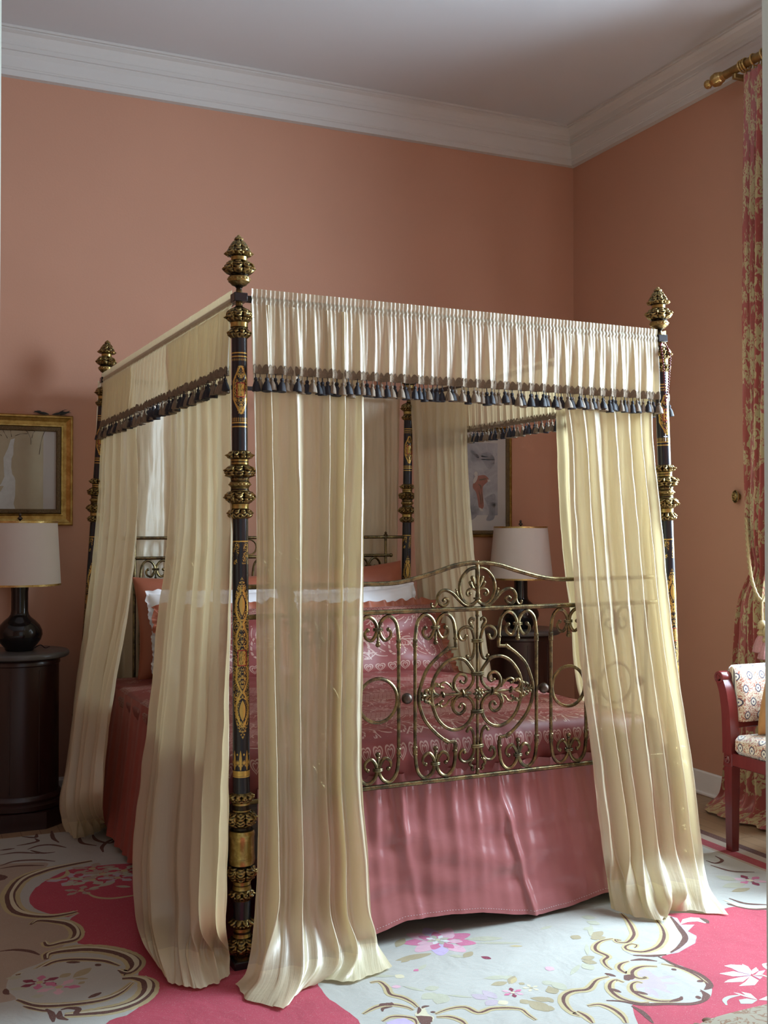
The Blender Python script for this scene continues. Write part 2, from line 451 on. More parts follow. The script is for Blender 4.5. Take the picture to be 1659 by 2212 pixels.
def m_damask():
    g = G('red_gold_damask'); u, v = g.uv()
    n = g.noise(g.vec(u * 15, v * 15, 0), 1, 3); uu = u + (n - .5) * .075; vv = v + (g.noise(g.vec(u * 15, v * 15, 4), 1, 3) - .5) * .075
    lx, ly, r, th = g.cell(uu, vv, .30, .42); pet = (th * 3.5).cos().abs() * .45 + .55; q = r / pet
    fl = q.lt(.105) * (1 - (q - .07).abs().lt(.006)) * (1 - (q - .035).abs().lt(.005))
    lx2, ly2, r2, th2 = g.cell(uu + .15, vv, .15, .21); pt2 = (th2 * 3).cos().abs() * .45 + .55; q2 = r2 / pt2
    f2 = q2.lt(.052) * (1 - (q2 - .03).abs().lt(.005))
    lf = g.noise(g.vec(u * 24, v * 17, 9), 1, 2, .5, 1.1); lf = lf.gt(.575) * (1 - (lf - .625).abs().lt(.012))
    m = fl.max(f2).max(lf)
    rb = ((v * 900).sin() * .5 + .5)
    c = g.mix(m, g.mix(rb, (.30, .065, .055), (.36, .088, .070)), g.mix(rb, (.40, .325, .16), (.50, .41, .22)))
    return g.pbr(c, m * .2 + .35, 0.0, g.bump(m, .25, .002), Sheen_Weight=.2)
MAT['damask'] = m_damask()
def m_tapestry():
    g = G('tapestry_weave'); u, v = g.uv()
    lx, ly, r, th = g.cell(u, v, .074, .066)
    k = lx.abs().max(ly.abs() * .8).max((lx.abs() + ly.abs() * .8) * .74)
    sq = (g.noise(g.vec(u * 70, v * 70, 0), 1, 2, .5, 1.0) - .5).abs().lt(.075)
    lat = ((lx.abs() * 1.0 + ly.abs() * 1.12) - .037).abs().lt(.005)
    c = g.mix(sq, (.40, .15, .10), (.66, .56, .40)); c = g.mix(lat * sq, c, (.72, .66, .52))
    c = g.mix(k.lt(.0165), c, (.06, .05, .08)); c = g.mix(k.lt(.0120), c, (.70, .66, .55)); c = g.mix(k.lt(.0045), c, (.10, .09, .14))
    fuzz = g.noise(g.vec(u * 500, v * 500, 0), 1, 2)
    return g.pbr(c, .9, 0.0, g.bump(fuzz, .4, .002), Sheen_Weight=.6, Sheen_Roughness=.4)
MAT['tapestry'] = m_tapestry()
def m_wood(name, c1, c2, rough=.3, sc=(3, 3, 30)):
    g = G(name); x, y, z = g.ob(); n = g.noise(g.vec(x * sc[0], y * sc[1], z * sc[2]), 1, 5, .6, .8)
    return g.pbr(g.mix(n, c1, c2), rough, 0.0, g.bump(n, .08, .003), Coat_Weight=.25, Coat_Roughness=.2)
MAT['mahogany'] = m_wood('red_mahogany', (.095, .010, .011), (.17, .024, .022), .26, (20, 20, 4))
MAT['darkwood'] = m_wood('dark_mahogany_veneer', (.018, .0065, .005), (.042, .013, .010), .3, (22, 22, 3))
MAT['marble'] = plain('grey_marble', (.085, .080, .076), .3, var=.35, scale=9)
def m_parquet():
    g = G('oak_parquet'); x, y, z = g.ob(); row = (x / .09).fl(); yy = y / .7 + row * .37
    t = g.noise(g.vec(row * 3.3, yy.fl() * 5.1, 0), 1, 0); gr = g.noise(g.vec(x * 60, y * 5, row), 1, 4)
    gap = ((x / .09).fr()).lt(.02).max((yy.fr()).lt(.004))
    c = g.mix(t * .6 + gr * .4, (.24, .145, .08), (.42, .28, .16)); c = g.mix(gap, c, (.05, .03, .02))
    return g.pbr(c, .4)
MAT['parquet'] = m_parquet()
def m_wool(name, c, var=.10, edge=None):
    g = G(name); x, y, z = g.ob(); v = g.vec(x, y, z)
    n = g.noise(v, 5, 4, .6); rib = (y * 700).sin() * .5 + .5; sp = g.noise(v, 420, 1)
    a = g.mix(n, tuple(q * (1 - var) for q in c), tuple(min(1, q * (1 + var)) for q in c))
    a = g.mix(sp.gt(.69) * .35, a, (.62, .58, .52))
    w = g.noise(v, 7, 3, .5, .8)
    return g.pbr(a, .92, 0.0, g.bump(rib * .12 + sp * .15 + w * 2.2, .30, .012))
for k, c, vv in (('r_cream', (.41, .41, .37), .08), ('r_taupe', (.36, .285, .22), .08), ('r_olive', (.44, .37, .20), .14), ('r_brown', (.115, .052, .040), .25),
             ('r_red', (.40, .055, .085), .13), ('r_mauve', (.42, .36, .40), .1), ('r_pink', (.50, .15, .25), .2), ('r_palepink', (.58, .36, .42), .12), ('r_sage', (.40, .40, .30), .15),
             ('r_white', (.62, .62, .60), .05), ('r_lilac', (.46, .38, .56), .12), ('r_stripe', (.30, .05, .06), .15), ('r_leaf', (.33, .28, .17), .2), ('r_burg', (.20, .03, .06), .2), ('r_palegold', (.56, .52, .36), .1)):
    MAT[k] = m_wool('wool_' + k[2:], c, vv)
def m_thread(name, c):
    g = G(name); u, v = g.uv(); n = g.noise(g.vec(u * 34, v * 25, 0), 1, 3, .7)
    return g.pbr(g.mix(n.step(.3, .7), tuple(q * .45 for q in c), tuple(q * 1.35 for q in c)), .6, 0.0, g.bump(n, .9, .003))
MAT['tassel_black'] = m_thread('black_silk_thread', (.016, .016, .024)); MAT['tassel_beige'] = m_thread('beige_silk_thread', (.25, .185, .115))
MAT['braid'] = plain('beige_braid', (.24, .18, .115), .75, var=.35, scale=140, bump=.5, bs=400)
MAT['shade'] = plain('linen_lampshade', (.66, .60, .56), .85, var=.04, scale=8)
MAT['frame_gold'] = m_brass('gilded_frame', (.36, .22, .06), (.52, .35, .11), .40)
MAT['frame_dark'] = plain('carved_frame_border', (.16, .105, .045), .6, .3, var=.6, scale=160, bump=.8, bs=200)
MAT['mount'] = plain('paper_mount', (.42, .385, .35), .85, var=.05)
def m_etching(name, c1, c2, c3, sc):
    g = G(name); x, y, z = g.ob(); v = g.vec(x, y, z)
    a = g.noise(v, sc, 5, .6, .6); b = g.noise(v, sc * 6, 4, .7, .3); l = (g.noise(g.vec(x * 40, y, z * 5), 1, 3) - .5).abs().lt(.012)
    c = g.mix(a.step(.35, .68), c1, c2); c = g.mix(b.step(.55, .75) * .55, c, c3); return g.pbr(c, .5, Coat_Weight=.35, Coat_Roughness=.06)
MAT['etching'] = m_etching('tinted_engraving', (.23, .225, .235), (.36, .35, .35), (.15, .15, .17), 5)
MAT['map'] = m_etching('foxed_paper', (.33, .265, .155), (.40, .34, .22), (.36, .31, .22), 2.5)
MAT['paper_white'] = plain('pale_flow', (.50, .52, .50), .6, var=.2, scale=40)
MAT['ink'] = plain('brown_ink', (.10, .075, .045), .7)
MAT['robe'] = plain('faded_red_tint', (.24, .095, .065), .6, var=.35, scale=30)
MAT['cloud'] = plain('grey_wash', (.22, .215, .225), .6, var=.3, scale=40)
MAT['brown_thread'] = plain('brown_thread', (.17, .085, .035), .8, var=.3, scale=60)
MAT['dark_leaf'] = plain('dried_leaf', (.02, .022, .018), .7)
MAT['bead'] = plain('dark_red_glass', (.16, .012, .02), .2, var=.3)
MAT['silver'] = plain('silver', (.5, .5, .5), .3, 1.0)
MAT['rod'] = m_brass('antique_gold_pole', (.30, .20, .08), (.42, .29, .12), .42)
MAT['cord'] = plain('twisted_gold_cord', (.42, .32, .16), .7, var=.3, scale=120)
MAT['tassel_pink'] = plain('pink_gold_thread', (.44, .22, .22), .65, var=.35, scale=160)
MAT['velvet'] = plain('tan_velvet', (.40, .20, .07), .8, var=.25, scale=30)
def m_stool():
    g = G('embroidered_linen'); x, y, z = g.ob(); v = g.vec(x, y, z)
    sc = (g.noise(v, 26, 2, .5, 1.2) - .5).abs().lt(.03) * g.noise(v, 7, 2).gt(.5); bl = g.noise(v, 70, 1).gt(.63) * g.noise(v, 7, 2).gt(.53)
    st = (x * 900).sin() * .5 + .5
    c = g.mix((sc.max(bl)) * (st * .3 + .6), (.40, .36, .26), (.26, .115, .045)); return g.pbr(c, .85, 0.0, g.bump(st, .1, .001))
MAT['stool'] = m_stool()
MAT['glass'] = None
# ================================================================== the room
DY = 1.20
mb = MB(); mb.box((XL, -1.2, -.05), (XR, YB, 0)); struct('floor', mb, MAT['parquet'], smooth=False)
mb = MB(); mb.box((XL - .2, DY, ZC), (XR + .25, YB + .2, ZC + .1)); struct('ceiling', mb, MAT['ceiling'], smooth=False)
mb = MB(); mb.box((XL - .2, YB, 0), (XR + .25, YB + .2, ZC)); struct('wall_back', mb, MAT['wall'], smooth=False)
mb = MB(); mb.box((XL - .2, DY, 0), (XL, YB, ZC)); struct('wall_left', mb, MAT['wall'], smooth=False)
WIN = [(2.40, 4.12)]; WZ = (.45, 3.45)
mb = MB(); ys = [DY] + [q for w in sorted(WIN) for q in w] + [YB]
for i in range(0, len(ys), 2): mb.box((XR, ys[i], 0), (XR + .25, ys[i + 1], ZC))
for a, b in WIN: mb.box((XR, a, 0), (XR + .25, b, WZ[0])); mb.box((XR, a, WZ[1]), (XR + .25, b, ZC))
struct('wall_right', mb, MAT['wall'], smooth=False)
DX0, DX1, DY0, DZ = .0930, 1.3233, 1.20, 2.95
mb = MB(); mb.box((XL, DY0 + .012, 0), (DX0 - .03, YF, ZC)); mb.box((DX1 + .03, DY0 + .012, 0), (XR, YF, ZC)); mb.box((DX0 - .03, DY0 + .012, DZ + .03), (DX1 + .03, YF, ZC))
struct('wall_front', mb, MAT['wall'], smooth=False)
mb = MB()
mb.box((DX0 - .03, DY0, 0), (DX0, YF, DZ), .003); mb.box((DX1, DY0, 0), (DX1 + .03, YF, DZ), .003); mb.box((DX0 - .03, DY0, DZ), (DX1 + .03, YF, DZ + .03), .003)
mb.box((DX0 - .14, DY0 - .012, 0), (DX0 - .004, DY0 + .012, DZ + .13), .004); mb.box((DX1 + .004, DY0 - .012, 0), (DX1 + .14, DY0 + .012, DZ + .13), .004); mb.box((DX0 - .14, DY0 - .012, DZ + .004), (DX1 + .14, DY0 + .012, DZ + .13), .004)
struct('door_1', mb, MAT['jamb'], smooth=False)
g = G('window_glass'); t = g.nt.nodes.new('ShaderNodeBsdfTransparent'); gl = g.nt.nodes.new('ShaderNodeBsdfGlossy'); gl.inputs[1].default_value = .02
mx = g.nt.nodes.new('ShaderNodeMixShader'); mx.inputs[0].default_value = .05
g.nt.links.new(t.outputs[0], mx.inputs[1]); g.nt.links.new(gl.outputs[0], mx.inputs[2]); g.nt.links.new(mx.outputs[0], g.out.inputs[0]); MAT['glass'] = g.mat
for k, (a, b) in enumerate(WIN):
    mb = MB(); X0, X1 = XR + .12, XR + .17
    mb.box((X0, a, WZ[0]), (X1, a + .06, WZ[1]), .004); mb.box((X0, b - .06, WZ[0]), (X1, b, WZ[1]), .004)
    mb.box((X0, a, WZ[0]), (X1, b, WZ[0] + .07), .004); mb.box((X0, a, WZ[1] - .06), (X1, b, WZ[1]), .004)
    mb.box((X0 + .005, (a + b) / 2 - .03, WZ[0]), (X1 - .005, (a + b) / 2 + .03, WZ[1]), .004)
    for z in (1.35, 2.1, 2.85): mb.box((X0 + .01, a, z - .016), (X1 - .01, b, z + .016), .004)
    w = struct('window_%d' % (k + 1), mb, MAT['white'], smooth=False)
    gp = MB(); gp.box((XR + .143, a + .05, WZ[0] + .05), (XR + .147, b - .05, WZ[1] - .05)); link('pane', gp, MAT['glass'], parent=w, smooth=False, loc=(0, 0, 0))
PROF = [(0, 3.930), (.034, 3.932), (.034, 3.962), (.042, 3.966), (.042, 3.972), (.047, 3.976), (.050, 4.000), (.058, 4.030), (.070, 4.046), (.070, 4.052), (.080, 4.054), (.080, 4.076), (.086, 4.080), (.090, 4.104), (.106, 4.130), (.128, 4.140), (.128, 4.147), (.142, 4.147), (.142, 4.162)]
mb = MB()
mb.grid(lambda a, b: (XL + (XR - PROF[round(b * 18)][0] - XL) * a, YB - PROF[round(b * 18)][0], PROF[round(b * 18)][1]), 1, 18); struct('trim_1', mb, MAT['cornice'], sharp=20)
mb = MB()
mb.grid(lambda a, b: (XR - PROF[round(b * 18)][0], YF + (YB - PROF[round(b * 18)][0] - YF) * a, PROF[round(b * 18)][1]), 1, 18); struct('trim_2', mb, MAT['cornice'], sharp=20)
mb = MB(); mb.box((XL, YB - .022, 0), (XR, YB, .132), .006); mb.box((XL, YB - .014, .12), (XR, YB, .14), .004); struct('baseboard_back', mb, MAT['white'], smooth=False)
mb = MB(); mb.box((XR - .022, YF, 0), (XR, YB - .022, .132), .006); mb.box((XR - .034, YF, 0), (XR, YB - .022, .02), .006); struct('baseboard_right', mb, MAT['white'], smooth=False)

# ================================================================== bedside cabinets and lamps
def cabinet(x, y, label):
    t = Thing('bedside_cabinet', label, 'bedside cabinet', (x, y, 0), group='drum bedside cabinets'); c = (x, y, 0)
    m = MB(); pl = [(x + .285 * math.cos(PI / 8 + k * PI / 4), y + .262 * math.sin(PI / 8 + k * PI / 4), 0.0) for k in range(8)]
    m.prism(pl, (0, 0, .085)); t.part('plinth', m, MAT['darkwood'], smooth=False)
    m = MB(); m.lathe([(.225, .085), (.232, .09), (.232, .112), (.222, .118), (.212, .122), (.214, .135), (.206, .148), (.198, .155)], 48, c); t.part('base_moulding', m, MAT['darkwood'])
    m = MB(); m.lathe([(.196, .15), (.196, .80), (.202, .805), (.202, .822), (.196, .832)], 56, c); b = t.part('drum', m, MAT['darkwood'])
    m = MB()
    for a in (-1.9, -1.15):
        m.box((.194, -.003, .17), (.1985, .003, .78), .001, Matrix.Translation(c) @ Matrix.Rotation(a, 4, 'Z'))
    t.part('door_stile', m, MAT['darkwood'], smooth=False)
    m = MB(); m.lathe([(.20, .832), (.236, .836), (.245, .842), (.247, .853), (.243, .864), (.238, .867), (0, .867)], 64, c); t.part('marble_top', m, MAT['marble'], label='grey marble top')
    return t
CL, CR_ = (.556, 5.855), (3.553, 5.855)
cabinet(*CL, 'dark drum bedside cabinet with marble top left of the bed under the gold framed paper')
cabinet(*CR_, 'dark drum bedside cabinet with marble top seen through the brass footboard')
def lamp(x, y, r0, r1, zs, label):
    z0 = .867; t = Thing('table_lamp', label, 'lamp', (x, y, z0), group='black vase lamps'); c = (x, y, z0)
    m = MB(); m.lathe([(.0, .0), (.066, .0), (.072, .006), (.074, .016), (.090, .034), (.106, .056), (.114, .082), (.112, .104), (.100, .130), (.078, .154), (.056, .172), (.046, .186), (.0425, .205), (.042, .30), (.044, .318), (.044, .326), (.03, .33), (.012, .335), (.010, .40), (0, .40)], 40, c)
    t.part('vase_base', m, MAT['ceramic'])
    za, zb = zs - .867, zs - .867 + .321
    m = MB(); m.lathe([(r1, za), (r0, zb), (r0 - .003, zb), (r1 - .003, za), (r1, za)], 64, c, caps=False); sh = t.part('lamp_shade', m, MAT['shade'])
    for nm, zz, rr in (('bottom_band', za, r1), ('top_band', zb, r0)):
        m = MB(); m.lathe([(rr + .0015, zz - .004), (rr + .0018, zz + .006), (rr - .004, zz + .006), (rr - .004, zz - .004), (rr + .0015, zz - .004)], 64, c, caps=False); t.part(nm, m, MAT['lampbrass'], parent=sh)
    m = MB()
    for k in range(3):
        a = k * 2 * PI / 3 + .4; m.tube([(x, y, z0 + zb + .006), (x + (r0 - .002) * math.cos(a), y + (r0 - .002) * math.sin(a), z0 + zb - .002)], .0016, 6)
    for sg in (-1, 1): m.tube(cr([(x + sg * .015, y, z0 + .36), (x + sg * .06, y, z0 + .46), (x + sg * .05, y, z0 + zb - .03), (x, y, z0 + zb + .004)], 14), .0018, 6)
    t.part('harp', m, MAT['ball'])
    m = MB(); m.lathe([(.003, zb), (.010, zb + .004), (.004, zb + .010), (.014, zb + .018), (.012, zb + .024), (.005, zb + .030), (.008, zb + .036), (.006, zb + .044), (0, zb + .047)], 16, c); t.part('finial', m, MAT['ball'])
    m = MB(); m.tube(cr([(x + .07, y + .02, z0 + .004), (x + .105, y + .02, z0 + .022), (x + .13, y + .04, z0 + .004), (x + .16, y + .10, z0 + .003)], 14), .0025, 6); t.part('cord', m, MAT['lacquer'])
lamp(*CL, .186, .204, 1.206, 'black vase lamp with pale shade on the left bedside cabinet')
lamp(*CR_, .168, .200, 1.180, 'black vase lamp with pale tapered shade behind the brass footboard')

# ================================================================== pictures on the back wall
def picture(name, label, x0, x1, z0, z1, prof, wm, prints, extra):
    t = Thing(name, label, 'picture', ((x0 + x1) / 2, YB, z0))
    def loops(pr):
        m = MB(); n = len(pr) - 1
        def fn(a, b):
            d, h = pr[round(b * n)]; k = round(a * 4) % 4
            return ((x0 + d, x1 - d, x1 - d, x0 + d)[k], YB - h, (z0 + d, z0 + d, z1 - d, z1 - d)[k])
        return m.grid(fn, 4, n, closed_u=True)
    f = t.part('frame', loops(prof), MAT['frame_gold'], smooth=False)
    d, h = prof[-1]
    t.part('frame_border', loops([(d, h), (d, h + .004), (d + .004, h + .007), (d + .018, h + .006), (d + .022, h + .001), (d + .024, h - .006)]), MAT['frame_dark'], parent=f, smooth=False)
    d += .022
    m = MB(); m.box((x0 + d, YB - h - .001 + .006, z0 + d), (x1 - d, YB - .004, z1 - d)); t.part('mount', m, MAT['mount'], smooth=False)
    yy = YB - h + .0045
    a, b, c, e = prints
    m = MB(); m.box((x0 + d + a, yy - .0005, z0 + d + b), (x1 - d - c, yy + .004, z1 - d - e)); pr = t.part('print', m, wm, smooth=False)
    extra(t, pr, yy, x0 + d + a, x1 - d - c, z0 + d + b, z1 - d - e)
    return t
def ex_left(t, pr, yy, xa, xb, za, zb):
    P = lambda px, py: (hit(px, py, (0, 1, 0), yy)).to_tuple()
    q = lambda X, Y: Vector((P(X / 7.373, 860 + Y / 7.373)))
    m = MB(); A = [(170, 660), (235, 640), (215, 760), (212, 900), (185, 960), (178, 1100), (195, 1210), (230, 1260), (245, 1320), (240, 1560), (215, 1680), (245, 1780), (255, 1830), (190, 1855), (60, 1862), (-60, 1860), (-60, 1640), (0, 1500), (60, 1400), (0, 1400), (-40, 1440), (20, 1360), (70, 1250), (60, 1140), (55, 950), (130, 790)]
    m.poly([q(*p) + Vector((0, -.0012, 0)) for p in A], (0, -1, 0)); t.part('pale_stain', m, MAT['paper_white'], parent=pr, smooth=False, label='pale branching stain')
    m = MB()
    for L in ([(40, 500), (120, 640)], [(168, 470), (175, 560), (185, 620)], [(240, 600), (330, 570), (440, 565)], [(380, 480), (450, 560), (490, 660), (490, 740)], [(590, 490), (530, 560), (505, 640)], [(735, 490), (690, 580), (650, 720), (625, 900)], [(-60, 480), (-20, 560), (30, 600)]):
        c = cr([q(*p) + Vector((0, -.0008, 0)) for p in L], 10); m.tube(c, [.0012 + .0006 * math.sin(i) for i in range(10)], 5)
    t.part('ink_lines', m, MAT['ink'], parent=pr)
def ex_right(t, pr, yy, xa, xb, za, zb):
    q = lambda X, Y, d=.0008: hit(960 + X / 4.425, 900 + Y / 4.425, (0, 1, 0), yy) + Vector((0, -d, 0))
    sm = lambda L, d: cr([q(*p, d) for p in L + L[:1]], 6 * len(L))[:-1]
    m = MB(); m.poly(sm([(320, 565), (385, 560), (425, 600), (410, 625), (370, 665), (365, 720), (375, 860), (355, 885), (330, 870), (318, 800), (300, 720), (272, 680), (275, 640), (300, 625)], .0008), (0, -1, 0)); t.part('red_robe', m, MAT['robe'], parent=pr, smooth=False, label='faded red robe in the print')
    for A in ([(283, 545), (296, 524), (314, 532), (317, 556), (303, 572), (288, 566)], [(290, 575), (316, 566), (312, 600), (296, 625), (280, 640), (276, 610)], [(410, 600), (436, 606), (440, 616), (414, 622)], [(330, 868), (352, 878), (372, 902), (340, 896)]):
        m = MB(); m.poly(sm(A, .0012), (0, -1, 0)); t.part('pale_figure', m, MAT['mount'], parent=pr, smooth=False)
    for A in ([(330, 600), (400, 590), (402, 596), (334, 610)], [(310, 640), (350, 660), (348, 700), (340, 664)], [(325, 700), (345, 760), (350, 850), (338, 770)], [(352, 690), (362, 760), (364, 840), (356, 770)]):
        m = MB(); m.poly(sm(A, .0013), (0, -1, 0)); t.part('robe_fold', m, MAT['ink'], parent=pr, smooth=False)
    m = MB()
    for A in ([(285, 540), (300, 522), (318, 535), (320, 560), (300, 600), (282, 612), (275, 580)], [(355, 350), (420, 340), (470, 380), (480, 440), (440, 500), (410, 490), (380, 440), (350, 400)], [(250, 320), (290, 330), (330, 400), (280, 440), (250, 410)], [(250, 840), (330, 880), (300, 960), (250, 985)], [(380, 780), (480, 740), (485, 880), (470, 980), (400, 990), (430, 900)]):
        m = MB(); m.poly(sm(A, .0005), (0, -1, 0)); t.part('cloud_wash', m, MAT['cloud'], parent=pr, smooth=False)
lp = picture('framed_print', 'gold framed foxed paper with a pale stain above the left bedside lamp', .02, .855, 1.511, 2.112, [(0, 0), (0, .020), (.006, .030), (.014, .030), (.018, .026), (.036, .016), (.052, .014), (.054, .018), (.062, .020), (.066, .014)], MAT['map'], (.06, 0, .068, 0), ex_left)
rp = picture('framed_engraving', 'narrow gold framed print of a red robed figure behind the right lamp', 3.17, 3.64, 1.438, 2.16, [(0, 0), (0, .016), (.004, .022), (.012, .024), (.017, .018), (.020, .014)], MAT['etching'], (.06, .10, .062, .07), ex_right)
mb = MB()
for k in range(7):
    a = rnd.uniform(-.5, .5); L = rnd.uniform(.05, .09); x0 = .70 + k * .014; s = -1 if k < 3 else 1
    c = cr([(x0, YB - .016, 2.116), (x0 + s * L * .5, YB - .014 + a * .01, 2.122 + .012 * rnd.random()), (x0 + s * L, YB - .014 + a * .012, 2.122 + .022 * rnd.random())], 8)
    mb.tube(c, [.001, .004, .0055, .006, .005, .004, .0025, .0006], 6)
mb.tube(cr([(.78, YB - .015, 2.124), (.80, YB - .016, 2.140), (.822, YB - .018, 2.146)], 8), [.002, .002, .002, .002, .0018, .0015, .001, .0005], 6)
single('dried_sprig', 'dark dried sprig lying on top of the left picture frame', 'sprig', mb, MAT['dark_leaf'])
# ================================================================== the bed
bed = Thing('four_poster_bed', 'four poster bed with black and gold posts and brass footboard', 'bed', (0, 0, 0), BED)
pz = lambda y: 1.5 - (y - 1139) / 630.0
def ornate(rows, seg=112):
    """rows: photo height, radius, leaf depth, leaves"""
    R = [(y, r, (q[0] if q else 0), (q[1] if len(q) > 1 else 8)) for y, r, *q in rows]
    P = []
    for a, b in zip(R, R[1:]):
        n = max(1, int((b[0] - a[0]) / 1.1)) if max(a[2], b[2]) > 0 else 1
        for i in range(n):
            t = i / n; P.append((a[1] + (b[1] - a[1]) * t, a[0] + (b[0] - a[0]) * t, a[2] + (b[2] - a[2]) * t, b[3] if b[2] else a[3]))
    P.append((R[-1][1], R[-1][0], R[-1][2], R[-1][3]))
    prof = [(p[0] / 630, pz(p[1]), p[2], p[3], p[1]) for p in P][::-1]
    def mod(k, th, p):
        r, z, am, n, y = p
        if am <= 0: return r
        w = abs(math.sin(th * n / 2)) ** .7 - .55
        w2 = math.cos(th * n * 2) * math.cos(y * .55) * .26 + math.cos(th * n) * math.sin(y * .42) * .42 + .22 * math.sin(y * .95 + 1.5 * math.cos(th * n))
        return r * (1 + 1.15 * am * (w + w2 * .6))
    return MB().lathe(prof, seg, (0, 0, 0), mod)
def volutes(m, y, r, n=4, s=6.0, flip=1, ph=PI / 4):
    for k in range(n):
        a = ph + k * 2 * PI / n; e = Vector((math.cos(a), math.sin(a), 0)); c = e * (r / 630) + Vector((0, 0, pz(y)))
        pts = []
        for i in range(26):
            t = i / 25; q = t * 2.6 * PI; rr = s / 630 * (1.25 - t * .95)
            pts.append(c + e * (rr * math.cos(q)) + Vector((0, 0, flip * rr * math.sin(q))))
        m.tube(pts, [2.3 / 630 * (1 - .4 * i / 25) for i in range(26)], 7); m.ball(pts[-1], 2.6 / 630, 8, 6)
        m.tube([c + e * s * 1.2 / 630 + Vector((0, 0, flip * .002)), c - e * .012 + Vector((0, 0, flip * .016))], [2.4 / 630, 1.5 / 630], 7)
def beads(m, y, r, n, s):
    for k in range(n):
        a = 2 * PI * k / n; m.ball((r / 630 * math.cos(a), r / 630 * math.sin(a), pz(y)), s / 630, 8, 6)
FIN = [(508, 3), (510, 7, .2, 4), (514, 10, .2, 4), (518, 8, .2, 4), (520, 13, .12, 8), (528, 18, .15, 8), (536, 21, .15, 8), (541, 24, .22, 8), (546, 28, .25, 8), (550, 24, .2, 8), (553, 17), (561, 16), (564, 22, .2, 8), (571, 28, .25, 8), (579, 31, .22, 8), (587, 28, .2, 8), (592, 20, .06, 8), (594, 19), (597, 23), (602, 24), (607, 23), (610, 19), (614, 16), (617, 9), (621, 6), (628, 7), (633, 9)]
CAP = [(651, 7), (660, 8), (663, 12), (667, 20, .1, 8), (675, 26, .22, 8), (684, 27, .25, 8), (692, 22, .2, 8), (696, 18), (706, 17.5), (711, 19, .1, 8), (716, 23, .22, 10), (722, 24, .25, 10), (727, 20, .1, 10), (730, 17.2)]
MID = [(973, 17.3), (976, 22, .2, 10), (983, 26, .25, 10), (989, 24, .2, 10), (992, 19), (1003, 18.5), (1007, 24, .2, 8), (1013, 29, .22, 8), (1020, 31, .25, 8), (1027, 28, .22, 8), (1032, 20, .05, 8), (1039, 19.5), (1041, 22), (1046, 23.5), (1051, 21), (1053, 19), (1060, 20), (1063, 26, .2, 8), (1069, 30, .25, 8), (1077, 29, .22, 8), (1084, 24, .2, 8), (1088, 19), (1098, 18), (1102, 22, .2, 10), (1109, 26, .25, 10), (1116, 23, .2, 10), (1120, 17.5)]
BAS = [(1709, 18.5), (1713, 23, .2, 10), (1720, 26, .2, 10), (1727, 23, .15, 10), (1730, 19), (1748, 20), (1752, 25, .2, 8), (1760, 30, .22, 8), (1770, 30, .25, 8), (1778, 25, .2, 8), (1783, 19.5), (1788, 20), (1791, 26), (1797, 28), (1801, 26.5), (1803, 26.5), (1846, 27), (1848, 28), (1855, 27), (1861, 22), (1865, 21), (1868, 26, .15, 8), (1876, 31, .22, 8), (1886, 29, .25, 8), (1894, 24, .2, 8), (1898, 19), (1916, 18.5), (1921, 23, .2, 10), (1929, 25, .25, 10), (1937, 20, .1, 10), (1940, 18.5)]
FOT = [(1978, 18.5), (1983, 24, .2, 10), (1990, 26, .22, 10), (1996, 22, .1, 10), (1998, 19), (2017, 19), (2022, 26, .2, 8), (2032, 30, .22, 8), (2043, 29, .2, 8), (2050, 24, .1, 8), (2056, 20), (2064, 19)]
m = MB()
m.lathe([(p / 630, pz(y)) for p, y in ((19, 2066), (18.6, 1930), (18.6, 1725), (17.6, 1300), (17.2, 1110), (17.1, 990), (17, 720), (16, 712), (7, 690), (6.5, 640), (6, 628))], 40)
m.box((-25 / 630, -25 / 630, 0), (25 / 630, 25 / 630, pz(2064)), .004); m.box((-15 / 630, -15 / 630, pz(651)), (15 / 630, 15 / 630, pz(632)), .002)
post0 = link('post', m, MAT['post'], parent=bed.o)
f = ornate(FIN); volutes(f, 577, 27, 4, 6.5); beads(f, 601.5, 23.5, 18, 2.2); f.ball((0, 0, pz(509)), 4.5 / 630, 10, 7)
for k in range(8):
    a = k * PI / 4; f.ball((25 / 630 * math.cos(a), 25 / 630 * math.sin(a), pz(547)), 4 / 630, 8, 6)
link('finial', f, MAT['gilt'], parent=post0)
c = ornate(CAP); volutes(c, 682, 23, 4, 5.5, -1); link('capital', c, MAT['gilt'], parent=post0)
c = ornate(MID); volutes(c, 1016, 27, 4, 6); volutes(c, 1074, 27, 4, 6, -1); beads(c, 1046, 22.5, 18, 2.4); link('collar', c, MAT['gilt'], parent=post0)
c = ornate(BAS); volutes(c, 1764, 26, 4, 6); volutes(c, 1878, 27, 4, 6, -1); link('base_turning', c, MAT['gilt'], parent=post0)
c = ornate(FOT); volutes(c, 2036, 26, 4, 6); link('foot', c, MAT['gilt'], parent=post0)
def band(pr):
    m = MB(); m.lathe([(r / 630, pz(y)) for r, y in pr], 48, caps=False); link('gilt_band', m, MAT['giltplain'], parent=post0)
band([(26.6, 1862), (28.2, 1853), (27.4, 1846), (27.2, 1845), (27.0, 1804), (27.4, 1803), (28.4, 1797), (26.2, 1790)])
for a, b in ((561, 553), (1003, 992), (1098, 1088), (706, 696), (1748, 1730), (1916, 1898), (2017, 1998), (1060, 1053)):
    r0, r1, r2 = (20.4, 18.6, 20) if a > 1700 or a == 1060 else (17.2, 17.2, 17.4) if a == 561 else (19.1, 18.6, 19.6)
    band([(r0, a), (r1, (a + b) / 2), (r2, b)])
